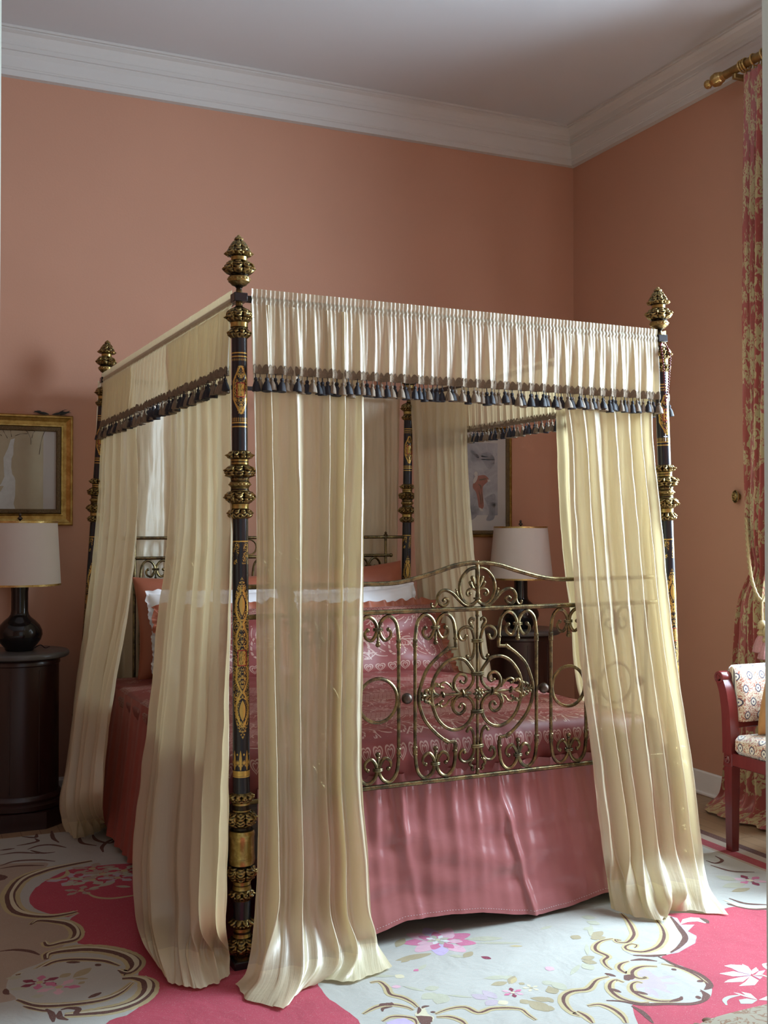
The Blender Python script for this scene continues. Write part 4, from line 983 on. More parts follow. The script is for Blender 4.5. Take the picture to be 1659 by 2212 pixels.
for q in TK: bpy.data.objects.remove(q)

# ---- bed skirt
sk = Thing('bed_skirt', 'rose satin bed skirt hanging below the brass footboard and along the sides', 'bed skirt', (BW / 2, BL / 2, 0), BED)
hp = [bed_v(x, y, -.075) for x, y in ((560, 2075), (700, 2062), (812, 2021), (886, 1990), (981, 1976), (1045, 1971), (1119, 1976), (1172, 1975), (1241, 1958), (1310, 1931), (1420, 1925), (1520, 1915))]
def hemz(u):
    for a, b in zip(hp, hp[1:]):
        if a.x <= u <= b.x: return a.z + (b.z - a.z) * (u - a.x) / (b.x - a.x)
    return hp[0].z if u < hp[0].x else hp[-1].z
fs = folds(17, 41.0, .9)
def front(a, b):
    u = .075 + 1.855 * a; zt = .590; z = zt + (max(hemz(u), .014) - zt) * b
    v = .045 - .115 * b ** 1.25; g_ = math.exp(-b * 3.2)
    d = .020 * fs(a, b * .25) * (g_ + .08) + .030 * noise.noise((u * 1.7, z * 2.0, 5.0)) * min(1, b * 2)
    w = min(1, max(0, (b - .15) * 3)) * min(1, (1.03 - b) * 4)
    d += w * (.026 * noise.noise((u * 2.6 + z * 1.2, z * 8.5 - u * 1.6, 8.0)) + .012 * noise.noise((u * 5.0 - z * 2.5, z * 12.0 + u * 2.5, 12.0)))
    d += .016 * math.exp(-((u - 1.085 - .10 * (b - .4)) / .016) ** 2) * min(1, b * 2.5) + .010 * math.exp(-((u - .62 - .05 * b) / .018) ** 2) * (1 - .5 * b)
    return V(u + .03 * (a - .5) * b, v - d, z)
m = MB(); m.grid(front, 330, 110, lambda a, b: (a * 2.2, b * .55)); sk.part('front_panel', m, MAT['satin'], sharp=0)
m = MB()
for i in range(1, 330, 1):
    if i % 2: p, q = front(i / 330, .972), front((i + .8) / 330, .972); m.tube([p + V(0, -.0008, 0), q + V(0, -.0008, 0)], .0006, 4)
sk.part('hem_stitching', m, MAT['white_linen'], label='pale line of stitching along the hem')
fl_ = folds(12, 51.0)
def side(sg):
    def f(a, b):
        v = .02 + 2.16 * a; z = .705 - (.705 - (.065 + .03 * math.sin(a * 9 + sg))) * b
        o = (.030 if sg < 0 else .015) + (.075 if sg < 0 else .13) * b ** 1.1 + .014 * fl_(a if sg < 0 else 1 - a, b * .5) * (.2 + b)
        return V(-o if sg < 0 else 1.80 + o, v, z)
    return f
m = MB(); m.grid(side(-1), 170, 40, lambda a, b: (a * 2.4, b * .62)); sk.part('side_panel', m, MAT['linen_rose'], sharp=0)
m = MB(); m.grid(side(1), 170, 40, lambda a, b: (a * 2.4, b * .62)); sk.part('side_panel', m, MAT['linen_rose'], sharp=0)

# ---- bedspread: brocade, tucked inside the footboard
LV, DR, RD = 2.06, .095, .06
def spread(a, b):
    e = -.075 + (1.83 + .15) * a; u = min(max(e, 0), 1.83); du = (-e if e < 0 else e - 1.83 if e > 1.83 else 0)
    s = b * (LV + RD * PI / 2 + DR); zc = .704
    if s < LV: v = .12 + LV - s; z = zc; n = (0, 1)
    elif s < LV + RD * PI / 2:
        t = (s - LV) / RD; v = .12 - RD * math.sin(t); z = zc - RD * (1 - math.cos(t)); n = (math.sin(t), math.cos(t))
    else: q = s - LV - RD * PI / 2; v = .12 - RD - .004 - .012 * q; z = zc - RD - q; n = (1, 0)
    puff = .045 * math.sin(PI * min(max(u / 1.83, 0), 1)) ** .6 * (1 if s < LV else max(0, 1 - (s - LV) / .2)) * min(1, .3 + s * 1.2)
    puff += .012 * noise.noise((u * 3, s * 3, 2.0)) + .006 * noise.noise((u * 9, s * 7, 3.0)) + (.010 * math.sin(u * 13 + 2 * noise.noise((u * 3, 0, 1))) * max(0, min(1, (s - LV + .1) * 5)))
    edge = max(0, 1 - min(e + .075, 1.905 - e) / .10) if 0 < a < 1 else 1
    z += puff * n[1] * (1 - min(1, du / .03)) - du * .95 - .01 * edge ** 2; v -= puff * n[0]
    return V(u - .015 + (-.02 if e < 0 else .02 if e > 1.83 else 0) * min(1, du / .03) - .0, v, z)
m = MB(); tot = LV + RD * PI / 2 + DR
m.grid(spread, 150, 170, lambda a, b: (a * 1.98, (1 - b) * tot))
single('bedspread', 'rose brocade bedspread with pale floral pattern covering the mattress', 'bedspread', m, MAT['brocade'], frame=BED, sharp=0)

# ---- pillows
def pillow(label, w, h, T, c, lean, mat, yaw=0.0, roll=0.0, frill=None, fmat=None, seed=0.0, uvo=0.0, group='bed pillows'):
    M = Matrix.Translation(c) @ Matrix.Rotation(yaw, 4, 'Z') @ Matrix.Rotation(roll, 4, 'Y') @ Matrix.Rotation(-lean, 4, 'X')
    t = Thing('pillow', label, 'pillow', Vector(c) - V(0, 0, h * .45), BED, group=group)
    def pt(x, y, sg):
        k = 1 - .07 * (1 - abs(y) ** 2) ; k2 = 1 - .07 * (1 - abs(x) ** 2)
        X, Z = x * w / 2 * k, y * h / 2 * k2; th = T / 2 * max(0, (1 - x ** 4) * (1 - y ** 4)) ** .5
        th *= 1 + .22 * noise.noise((x * 2.2 + seed, y * 2.2, 1.0)); th += .010 * noise.noise((x * 5 + seed, y * 5, sg)) * (1 - x * x) * (1 - y * y)
        return M @ V(X, -sg * th, Z)
    m = MB(); q = lambda s: math.sin((s * 2 - 1) * PI / 2)
    for sg in (1, -1): m.grid(lambda a, b: pt(q(a) * sg, q(b), sg), 36, 28, lambda a, b: (a * w, b * h + uvo))
    body = t.part('cover', m, mat, sharp=0)
    if frill:
        kind, fw = frill; m = MB(); n = 320
        def fr(a, b):
            s = a * 4 % 4; k = int(s) % 4; f_ = s - int(s); x, y = [(-1 + 2 * f_, -1), (1, -1 + 2 * f_), (1 - 2 * f_, 1), (-1, 1 - 2 * f_)][k]
            p = pt(x * .97, y * .97, 0); r = Vector((x, 0, y)); cn = max(abs(x), abs(y)); e = Vector((x if abs(x) > .9 else x * .1, 0, y if abs(y) > .9 else y * .1)).normalized()
            wv = math.sin(a * 2 * PI * 46 + 5 * noise.noise((a * 26, seed, 0)))
            if kind == 'ruffle': o = e * (fw * b * (1 + .55 * noise.noise((a * 44, seed, 2)))) + Vector((0, (.011 * wv + .016 * noise.noise((a * 40, b, seed))) * b, 0))
            else: o = e * (fw * b * (.90 + .10 * abs(math.sin(a * 2 * PI * 40)) + .3 * noise.noise((a * 30, seed, 4)))) + Vector((0, .006 * wv * b + .010 * noise.noise((a * 14, 0, seed)) * b, 0))
            return p + M.to_3x3() @ o
        m.grid(fr, n, 5, lambda a, b: (a * 2 * (w + h), b * fw), closed_u=True); t.part('frill' if kind == 'ruffle' else 'lace_edge', m, fmat or mat, parent=body, sharp=0)
    return t
pillow('plain rust pillow leaning on the left end of the headboard', .76, .56, .17, (.50, 2.12, .965), .22, MAT['rust'], seed=1.0)
pillow('plain rust pillow leaning on the headboard beside the right back post', .74, .58, .17, (1.36, 2.12, 1.0), .22, MAT['rust'], seed=2.0, roll=-.06)
pillow('white cotton pillow with scalloped edge at the left behind the frilled pillow', .70, .48, .14, (.52, 1.955, .93), .34, MAT['white_linen'], frill=('lace', .035), seed=3.0)
pillow('white cotton pillow with scalloped edge standing above the brocade pillow', .72, .48, .14, (1.36, 1.95, .925), .34, MAT['white_linen'], frill=('lace', .035), seed=4.0, roll=-.05)
pillow('frilled rose brocade pillow on the left, mostly behind the sheer curtain', .66, .44, .17, (.52, 1.80, .885), .55, MAT['brocade'], frill=('ruffle', .055), fmat=MAT['rust'], seed=5.0, uvo=.02)
pillow('frilled rose brocade pillow seen through the top of the footboard', .80, .46, .18, (1.38, 1.765, .870), .58, MAT['brocade'], frill=('ruffle', .055), fmat=MAT['rust'], seed=6.0, uvo=.02)

# ---- rosary on the far right post
r_ = lambda x, y, v=-.045: bed_v(1360 + x / 3.458, 600 + y / 3.458, v)
t = Thing('rosary', 'string of dark red beads with a small cross hung on the far right bedpost', 'rosary', r_(270, 1190), BED)
st = cr([r_(232, 505), r_(246, 600), r_(256, 700), r_(262, 800), r_(270, 925), r_(281, 880), r_(291, 790), r_(298, 690), r_(304, 600), r_(292, 545), r_(262, 492, -.02), r_(240, 490, -.02), r_(232, 505)], 150)
pe = cr([r_(270, 925), r_(272, 1000), r_(269, 1080), r_(268, 1165)], 36)
m = MB(); m.tube(st, .0006, 5); m.tube(pe, .0006, 5); t.part('string', m, MAT['lacquer'])
for k in range(0, 148, 3):
    m = MB(); m.ball(st[k], .0042, 9, 6); t.part('bead', m, MAT['bead'])
for k in (3, 10, 14, 18, 22, 29):
    m = MB(); m.ball(pe[k], .0042, 9, 6); t.part('bead', m, MAT['bead'])
p = pe[-1]; m = MB(); m.box(p + V(-.002, -.001, -.032), p + V(.002, .001, 0), .0006); m.box(p + V(-.010, -.001, -.014), p + V(.010, .001, -.010), .0006); t.part('cross', m, MAT['silver'])
# ================================================================== window side
def wx(x, y, X=XR - .14): return hit(x, y, (1, 0, 0), X)
XC = XR - .14
def W3(y, z, x=XC): return Vector((x, y, z))
rows = [([W3(4.345, 3.865), W3(4.06, 3.865)], .012), ([W3(wx(1607, 420).y, wx(1607, 420).z), W3(4.06, 3.2)], .026), ([W3(wx(1606, 800).y, 2.35), W3(4.05, 2.35)], .032),
        ([W3(wx(1608, 1050).y, wx(1608, 1050).z), W3(4.08, 1.72)], .034), ([W3(wx(1612, 1170).y + .0, wx(1612, 1170).z), W3(4.12, 1.46)], .032), ([W3(4.345, 1.30, XC + .03), W3(4.17, 1.27, XC + .03)], .026),
        ([W3(wx(1592, 1300).y, wx(1592, 1300).z), W3(4.13, 1.10)], .035), ([W3(wx(1579, 1440).y, wx(1579, 1440).z), W3(4.06, .78)], .045), ([W3(wx(1563, 1600).y, wx(1563, 1600).z), W3(4.02, .37)], .055),
        ([W3(wx(1552, 1715).y, .09), W3(4.0, .08)], .06), ([W3(4.60, .014, XC - .06), W3(4.48, .014, XC - .15), W3(4.25, .014, XC - .12), W3(4.0, .014, XC - .10)], .02)]
mb = drape(rows, 150, 150, folds(5, 61.0), 1.3, 0, 61.0, .006)
t = Thing('window_curtain', 'red and gold damask curtain tied back at the right window', 'curtain', (XC, 4.2, 0))
t.part('cloth', mb, MAT['damask'], sharp=0)
m = MB()
for k in range(5): m.tube([W3(4.33 - k * .055, 3.885), W3(4.33 - k * .055, 3.855)], .004, 6)
t.part('heading_hook', m, MAT['rod'])
rope = cr([wx(x, y, XC - .07 + d) for x, y, d in ((1612, 1120, .06), (1614, 1165, .02), (1618, 1215, 0), (1626, 1262, -.01), (1642, 1296, -.01), (1668, 1310, .02))], 60)
m = MB()
for s in (0, PI):
    pts = []
    for i, p in enumerate(rope):
        a = i * .9 + s; pts.append(p + Vector((0, math.cos(a), math.sin(a))) * .006)
    m.tube(pts, .0065, 6)
tb = Thing('curtain_tieback', 'twisted gold cord with tassels holding the damask curtain', 'tieback', (XC - .07, 4.25, 1.0)); tb.part('cord', m, MAT['cord'])
for y, z in ((4.135, 1.13), (4.10, 1.10)):
    m = MB(); q = Vector((XC - .095, y, z)); m.tube([q + Vector((.02, 0, .03)), q, q + Vector((0, 0, -.09))], .006, 8)
    m.lathe([(.010, -.09), (.020, -.10), (.024, -.118), (.018, -.132), (.014, -.138), (.022, -.146), (.026, -.155), (.020, -.166)], 20, q); tb.part('tassel_head', m, MAT['cord'])
    m = MB(); m.lathe([(.016, -.160), (.030, -.185), (.040, -.215), (.046, -.245), (.040, -.250), (0, -.24)], 30, q, lambda k, th, p: p[0] * (1 + .06 * math.sin(th * 13))); tb.part('tassel_skirt', m, MAT['tassel_pink'])
ZP = 3.912
t = Thing('curtain_pole', 'gilded curtain pole with ball finial at the top of the right window', 'curtain pole', (XC, 4.5, ZP))
m = MB(); m.tube([W3(4.52, ZP), W3(2.1, ZP)], .0225, 20); t.part('pole', m, MAT['rod'])
AX = Matrix.Rotation(-PI / 2, 3, 'X')
m = MB(); m.lathe([(.0235, -.03), (.0235, -.004), (.028, 0), (.030, .006), (.026, .010), (.033, .022), (.037, .038), (.035, .054), (.026, .068), (.016, .076), (.013, .084), (.018, .092), (.023, .102), (.024, .112), (.019, .122), (.010, .127), (0, .128)], 28, W3(4.512, ZP), lambda k, th, p: p[0] * (1 + (.05 * math.sin(th * 9) if 4 < k < 16 else 0)), axis=AX); t.part('finial', m, MAT['lampbrass'])
for y in (4.36, 4.343, 4.326, 4.27, 4.20, 4.13):
    m = MB(); m.tube([(XC + .031 * math.cos(a), y + .004 * math.sin(a), ZP - .004 + .031 * math.sin(a)) for a in np.linspace(0, 2 * PI, 29)[:-1]], .0042, 8, closed=True); t.part('ring', m, MAT['lampbrass'])
m = MB(); m.box((XC - .012, 4.40, ZP - .05), (XR, 4.425, ZP - .022), .004); m.box((XR - .012, 4.385, ZP - .10), (XR, 4.44, ZP + .0), .004); t.part('bracket', m, MAT['rod'], smooth=False)
m = MB(); AXX = Matrix.Rotation(-PI / 2, 3, 'Y'); pm = Vector((XR, 4.546, 1.667))
m.lathe([(.016, 0), (.016, .02), (.026, .024), (.034, .026), (.036, .031), (.033, .035), (.030, .033), (.024, .036), (.012, .040), (0, .042)], 36, pm, lambda k, th, p: p[0] * (1 + (.06 * math.sin(th * 12) if 4 < k < 9 else 0)) , axis=Matrix.Diagonal((1, .72, 1)) @ AXX)
m.ball(pm + Vector((-.040, 0, 0)), .007, 10, 7)
for k in range(8): m.ball(pm + Vector((-.037, .013 * math.cos(k * PI / 4), .019 * math.sin(k * PI / 4))), .0045, 8, 6)
single('tieback_medallion', 'small oval gilt tieback boss on the wall left of the damask curtain', 'tieback boss', m, MAT['gilt'])

# ---- armchair facing the bed
CY, CX = 3.93, 3.52
ch = Thing('armchair', 'red mahogany armchair with patterned tapestry upholstery by the window curtain', 'armchair', (CX + .28, CY - .30, 0))
def legm(x, y):
    m = MB(); a, b = .025, .0195
    P = [(-a, -a, .40), (a, -a, .40), (a, a, .40), (-a, a, .40)]; Q = [(-b, -b, 0), (b, -b, 0), (b, b, 0), (-b, b, 0)]
    i = [m.add(Vector(p) + Vector((x, y, 0))) for p in P + Q]
    for k in range(4): m.face((i[k], i[4 + k], i[4 + (k + 1) % 4], i[(k + 1) % 4]))
    m.face(i[:4]); m.face(i[4:][::-1]); m.box((x - .021, y - .021, .0), (x + .021, y + .021, .018), .003)
    return m
YN = CY - .62
for x, y in ((CX, CY), (CX, YN), (CX + .52, CY), (CX + .52, YN)): ch.part('leg', legm(x, y), MAT['mahogany'], smooth=False)
m = MB()
for x, y in ((CX, CY), (CX, YN), (CX + .52, CY), (CX + .52, YN)):
    m.box((x - .027, y - .027, .395), (x + .027, y + .027, .462), .004)
    m.lathe([(.018, 0), (.018, .004), (.013, .007), (.010, .003), (.006, .008), (0, .009)], 16, (x - .027, y, .428), axis=AXX); m.lathe([(.018, 0), (.018, .004), (.013, .007), (.010, .003), (.006, .008), (0, .009)], 16, (x, y - .027, .428), axis=Matrix.Rotation(PI / 2, 3, 'X'))
m.box((CX - .022, YN, .400), (CX + .022, CY, .460), .004); m.box((CX + .50, YN, .400), (CX + .54, CY, .460), .004); m.box((CX, CY - .02, .400), (CX + .52, CY + .02, .46), .004); m.box((CX, YN - .02, .400), (CX + .52, YN + .02, .46), .004)
ch.part('seat_rail', m, MAT['mahogany'], smooth=False)
m = MB(); n0 = len(m.v)
m.box((CX - .026, YN + .028, .458), (CX + .53, CY - .028, .545), .022); ch.part('seat', m, MAT['tapestry'], label='patterned tapestry seat')
for sg, y0 in ((1, CY), (-1, YN)):
    m = MB(); cl = cr([(0, .455), (.004, .56), (.012, .66), (.030, .745), (.050, .79)], 22); wd = [.030 - .006 * i / 21 for i in range(22)]
    L1, L2 = [], []
    for i, p in enumerate(cl):
        d = cl[min(i + 1, 21)] - cl[max(i - 1, 0)]; nrm = Vector((d.y, -d.x)).normalized(); L1.append(p.to_2d() + nrm * -wd[i]); L2.append(p.to_2d() + nrm * wd[i])
    out = [(CX - .030, y0 + sg * q.x, q.y) for q in L1 + L2[::-1]]
    m.prism(out, (.05, 0, 0)); c = (CX - .030, y0 + sg * .052, .800)
    m.lathe([(0, -.004), (.008, -.004), (.010, 0), (.016, 0), (.018, -.004), (.028, -.003), (.030, .002), (.030, .048), (.028, .052), (0, .052)], 28, c, axis=Matrix.Rotation(PI / 2, 3, 'Y'))
    ch.part('arm_post', m, MAT['mahogany'], sharp=30)
    def arm(a, b, sg=sg, y0=y0):
        prof = cr([(-.030, .60), (-.036, .64), (-.030, .72), (-.012, .80), (.004, .838), (.030, .858), (.058, .850), (.075, .825), (.070, .79), (.045, .76), (.028, .70), (.018, .64), (.014, .60)], 30)
        q = prof[round(b * 29)]; x = CX + .025 + .47 * a; e = min(1, min(a, 1 - a) * 12 + .55)
        return Vector((x, y0 + sg * (.015 + (q.x - .015) * e), .60 + (q.y - .60) * (1 - .06 * (1 - e))))
    m = MB(); m.grid(arm, 26, 29, lambda a, b: (a * .47, b * .62)); m.poly([arm(0, b / 29) for b in range(30)], (-1, 0, 0)); m.poly([arm(1, b / 29) for b in range(30)], (1, 0, 0))
    ch.part('arm_panel', m, MAT['tapestry'], label='patterned tapestry arm panel', sharp=50)
    m = MB(); m.box((CX + .02, y0 - .018, .572), (CX + .52, y0 + .018, .602), .004); ch.part('arm_rail', m, MAT['mahogany'], smooth=False)
m = MB(); m.box((CX + .47, YN + .03, .56), (CX + .545, CY - .03, .93), .03); ch.part('backrest', m, MAT['tapestry'])
m = MB(); m.box((CX + .50, YN - .01, .925), (CX + .55, CY + .01, .97), .01); m.box((CX + .50, YN - .022, .455), (CX + .545, YN + .02, .93), .006); m.box((CX + .50, CY - .02, .455), (CX + .545, CY + .022, .93), .006); ch.part('back_frame', m, MAT['mahogany'], smooth=False)
m = MB(); q = lambda s: math.sin((s * 2 - 1) * PI / 2)
Mc = Matrix.Translation((CX + .26, CY - .135, .715)) @ Matrix.Rotation(.25, 4, 'X')
for sg in (1, -1): m.grid(lambda a, b: Mc @ Vector((q(a) * sg * .19, -sg * .06 * max(0, (1 - q(a) ** 4) * (1 - q(b) ** 4)) ** .5, q(b) * .17)), 22, 22)
single('cushion', 'tan velvet cushion in the corner of the mahogany armchair', 'cushion', m, MAT['velvet'], sharp=0)

# ---- embroidered stool near the door
SX0, SX1, SY0, SY1 = 1.462, 2.10, 1.45, 1.868
st_ = Thing('footstool', 'beige embroidered stool at the bottom right corner of the picture', 'stool', ((SX0 + SX1) / 2, (SY0 + SY1) / 2, 0))
def seat(a, b):
    x = (a - .5) * 2; y = (b - .5) * 2; r = (abs(x) ** 5 + abs(y) ** 5) ** .2; mx_ = max(abs(x), abs(y), 1e-6); k = mx_ / max(r, 1e-6)
    X, Y = x * k, y * k; e = min(1, mx_); h = .445 + .018 * (1 - e * e) - .10 * max(0, (e - .9) / .1) ** 1.6
    return Vector(((SX0 + SX1) / 2 + X * (SX1 - SX0) / 2, (SY0 + SY1) / 2 + Y * (SY1 - SY0) / 2, h))
m = MB(); m.grid(seat, 60, 60, lambda a, b: (a * .6, b * .5)); st_.part('seat', m, MAT['stool'], sharp=0)
m = MB(); m.box((SX0 + .01, SY0 + .01, .30), (SX1 - .01, SY1 - .01, .352), .006); st_.part('frame', m, MAT['mahogany'], smooth=False)
for x in (SX0 + .04, SX1 - .04):
    for y in (SY0 + .04, SY1 - .04):
        m = MB(); m.lathe([(.018, 0), (.022, .01), (.016, .03), (.020, .12), (.026, .22), (.020, .25), (.027, .26), (.027, .31)], 16, (x, y, 0)); st_.part('leg', m, MAT['mahogany'])
m = MB(); c = cr([seat(.028, .90), seat(.050, .935), seat(.09, .955), seat(.14, .965), seat(.175, .955)], 20)
m.tube([p - Vector((0, 0, .004)) for p in c], [.004 + .006 * math.sin(PI * i / 19) for i in range(20)], 8); m.ball(c[-1], .011, 10, 7, (1.2, 1, .35)); st_.part('embroidered_scroll', m, MAT['brown_thread'], label='brown embroidered scroll at the seat corner')

# ================================================================== the rug
RX0, RX1, RY0, RY1, RZ = -1.3, 3.62, 1.43, 5.505, .006
RM = ['r_cream', 'r_taupe', 'r_olive', 'r_brown', 'r_red', 'r_mauve', 'r_pink', 'r_palepink', 'r_sage', 'r_white', 'r_lilac', 'r_stripe', 'r_leaf', 'r_burg', 'r_palegold']
rg = MB(); lev = [0]
def lay(pts, c):
    lev[0] += 1; rg.cur = RM.index(c); z = RZ + .00012 + .000002 * lev[0]
    P = [(min(max(p[0], RX0), RX1), min(max(p[1], RY0), RY1), z) for p in pts]
    rg.poly(P, (0, 0, 1))
def crA(x, y): return x / 5.027, 1780 + y / 5.027
def crB(x, y): return 800 + x / 3.770, 1940 + y / 3.770
def crC(x, y): return 1180 + x / 3.4635, 1900 + y / 3.4635
def pt2(f, L, n=0, closed=False):
    P = [floor_at(*f(*p)) for p in L]
    if n: P = cr(P + ([P[0]] if closed else []), n)
    return P
def area_(f, L, c, n=None):
    """filled shape; smoothed, with the slightly stepped edge of weaving, unless n = 0"""
    if n == 0: lay(pt2(f, L), c); return
    P = pt2(f, L, max(n or 0, 7 * len(L)), True)[:-1]
    lay([p + Vector((noise.noise((p.x * 90, p.y * 90, 1)), noise.noise((p.x * 90, p.y * 90, 7)), 0)) * .004 for p in P], c)
def stroke(f, L, w, c, n=26):
    P = pt2(f, L, n); w = w if isinstance(w, (list, tuple)) else [w * .35, w, w, w * .35]; W_ = []
    for i in range(n):
        t = i / (n - 1) * (len(w) - 1); k = min(int(t), len(w) - 2); W_.append(w[k] + (w[k + 1] - w[k]) * (t - k))
    lev[0] += 1; rg.cur = RM.index(c); z = RZ + .00012 + .000002 * lev[0]; b = len(rg.v)
    for i in range(n):
        d = P[min(i + 1, n - 1)] - P[max(i - 1, 0)]; nn = Vector((-d.y, d.x, 0)).normalized() * W_[i] / 2 * (1 + .12 * noise.noise((i * .9, lev[0], 0)))
        for q in (P[i] + nn, P[i] - nn): rg.add((q.x, q.y, z))
    for i in range(n - 1): rg.face((b + 2 * i, b + 2 * i + 1, b + 2 * i + 3, b + 2 * i + 2))
def scroll(f, L, w, n=30):   # olive band with a brown edge line
    stroke(f, L, [w * .5, w, w, w * .5], 'r_olive', n); stroke(f, L, [w * .12, w * .34, w * .34, w * .12], 'r_brown', n)
def flower(cx, cy, r, col, n=6, ph=0.0, inner=None, sx=1.0):
    for k in range(n):
        a = ph + 2 * PI * k / n; P = []
        for i in range(13):
            t = i / 12; q = math.sin(PI * t) ** .7 * .42; s = -1 + 2 * t
            P.append((cx + sx * r * (math.cos(a) * (.15 + .85 * (1 - (1 - math.sin(PI * t)) * .9)) - math.sin(a) * s * .36 * (1 if .1 < t < .9 else .3)), cy + r * (math.sin(a) * (.15 + .85 * (1 - (1 - math.sin(PI * t)) * .9)) + math.cos(a) * s * .36 * (1 if .1 < t < .9 else .3)), 0))
        lay(P, col if isinstance(col, str) else col[k % len(col)])
    if inner: lay([(cx + r * .2 * math.cos(a), cy + r * .2 * math.sin(a), 0) for a in np.linspace(0, 2 * PI, 13)[:-1]], inner)
def leaf(f, a, b, w, c):
    A, B = pt2(f, [a, b]); d = B - A; nn = Vector((-d.y, d.x, 0)).normalized() * w; P = [A, A + d * .3 + nn * .8, A + d * .6 + nn, B, A + d * .6 - nn, A + d * .3 - nn * .8]
    lay(cr(P + [P[0]], 18)[:-1], c)
rg.cur = 0; rg.box((RX0, RY0, 0), (RX1, RY1, RZ))
I = lambda x, y: (x, y)
# striped border along the window side and the far edge
for x0, x1, c in ((3.572, 3.62, 'r_brown'), (3.52, 3.572, 'r_taupe'), (3.455, 3.52, 'r_stripe'), (3.435, 3.455, 'r_taupe')): lay([(x0, RY0, 0), (x1, RY0, 0), (x1, RY1, 0), (x0, RY1, 0)], c)
lay([(2.95, 3.55, 0), (3.435, 3.30, 0), (3.435, 5.5, 0), (2.95, 5.5, 0)], 'r_cream')
# taupe ground of the left-hand field
area_(crA, [(-400, 480), (200, 440), (520, 440), (400, 560), (200, 700), (120, 860), (300, 1000), (520, 1040), (820, 1180), (700, 1330), (500, 1500), (160, 1640), (60, 1800), (170, 1930), (-400, 1960)], 'r_taupe', 60)
# red grounds
area_(I, [(480, 1872), (300, 1868), (190, 1875), (140, 1885), (85, 1915), (64, 1940), (75, 1965), (140, 1985), (172, 1975), (150, 1990), (165, 2005), (176, 2020), (165, 2040), (178, 2044), (240, 2052), (290, 2065), (302, 2090), (300, 2115), (318, 2112), (329, 2130), (322, 2155), (280, 2195), (235, 2210), (150, 2330), (160, 2520), (330, 2640), (620, 2600), (800, 2480), (840, 2330), (775, 2210), (700, 2150), (640, 2040), (620, 1980), (600, 1900)], 'r_red')
area_(crC, [(880, 270), (1010, 262), (1240, 262), (1400, 215), (1640, 240), (1900, 250), (2100, 600), (2100, 1300), (900, 1300), (640, 960), (780, 930), (1100, 945), (1215, 905), (1240, 830), (1200, 760), (1090, 690), (900, 620), (860, 590), (960, 560), (1080, 500), (1125, 440), (1060, 400), (1000, 340)], 'r_red')
# ---- left scrollwork
for L, w in (([(1000, 415), (700, 470), (480, 520), (250, 610), (130, 740), (110, 840), (180, 960), (340, 1010), (560, 1020), (760, 990), (830, 970)], .075), ([(330, 1110), (400, 1070), (560, 1070), (740, 1100), (830, 1180), (800, 1270), (640, 1310), (520, 1340), (480, 1300)], .055),
             ([(500, 1490), (520, 1430), (700, 1390), (950, 1370), (1220, 1400), (1420, 1470), (1470, 1560), (1380, 1640), (1270, 1610)], .075), ([(1310, 1700), (1450, 1690), (1590, 1730), (1600, 1840), (1480, 1950), (1250, 2030), (900, 2080), (700, 2100)], .070),
             ([(170, 1660), (350, 1620), (560, 1520), (760, 1490), (1100, 1500), (1300, 1560)], .035), ([(180, 1930), (400, 1990), (760, 1980), (1100, 1930), (1300, 1850), (1440, 1740)], .040), ([(250, 2000), (420, 2040), (560, 2060)], .02)):
    stroke(crA, L, [w * .35, w, w * 1.05, w, w * .5], 'r_olive', 44); stroke(crA, L, [w * .2, w * .62, w * .5, w * .6, w * .15], 'r_brown', 44)
    stroke(crA, [(x + 14, y - 14) for x, y in L], [w * .06, w * .24, w * .16, w * .26, w * .06], 'r_palegold', 44)
area_(crA, [(230, 1640), (420, 1580), (640, 1545), (900, 1520), (1130, 1540), (1260, 1600), (1330, 1720), (1250, 1840), (1000, 1920), (640, 1960), (380, 1950), (220, 1880), (160, 1760)], 'r_cream', 50)
for L in ([(500, 2030), (560, 2080), (580, 2172)], [(660, 2040), (740, 2020), (850, 2030), (830, 2080), (930, 2090)], [(650, 2050), (650, 2120), (740, 2150)], [(0, 1400), (160, 1385), (320, 1400), (430, 1440)], [(1040, 1540), (1090, 1560)], [(720, 1520), (870, 1520)], [(960, 1910), (1100, 1850)], [(60, 1810), (70, 1860), (100, 1870)], [(180, 250), (300, 230), (410, 200), (380, 170)], [(300, 290), (420, 250), (560, 240), (720, 270)], [(560, 90), (580, 170), (640, 215)], [(860, 150), (890, 220), (1050, 250)], [(1000, 120), (1050, 190), (1200, 220), (1280, 150)], [(0, 300), (160, 280)], [(330, 300), (460, 330), (600, 320)], [(0, 350), (180, 325), (430, 335)], [(0, 470), (160, 420), (420, 405), (600, 420)], [(0, 500), (200, 470), (480, 465)], [(240, 150), (380, 160), (400, 120)], [(1120, 320), (1110, 260), (1200, 190), (1320, 160)]):
    stroke(crA, L, .020, 'r_brown', 18)
area_(crA, [(-60, 560), (40, 570), (85, 590), (40, 620), (-60, 640)], 'r_brown', 16)
a = floor_at(*crA(430, 1740)); flower(a.x, a.y, .055, ('r_burg', 'r_pink', 'r_burg'), 6, .3, 'r_olive', 1.2)
a = floor_at(*crA(640, 1790)); flower(a.x, a.y, .060, ('r_palepink', 'r_pink', 'r_palepink'), 5, .8, 'r_olive', 1.2)
for A, B, w, c in (((640, 1690), (770, 1640), .016, 'r_leaf'), ((790, 1690), (990, 1580), .020, 'r_leaf'), ((800, 1700), (960, 1700), .008, 'r_leaf'), ((850, 1760), (920, 1730), .010, 'r_leaf'), ((60, 1700), (240, 1680), .014, 'r_sage'), ((80, 1820), (300, 1800), .012, 'r_sage'), ((330, 1900), (480, 1880), .014, 'r_sage')): leaf(crA, A, B, w, c)
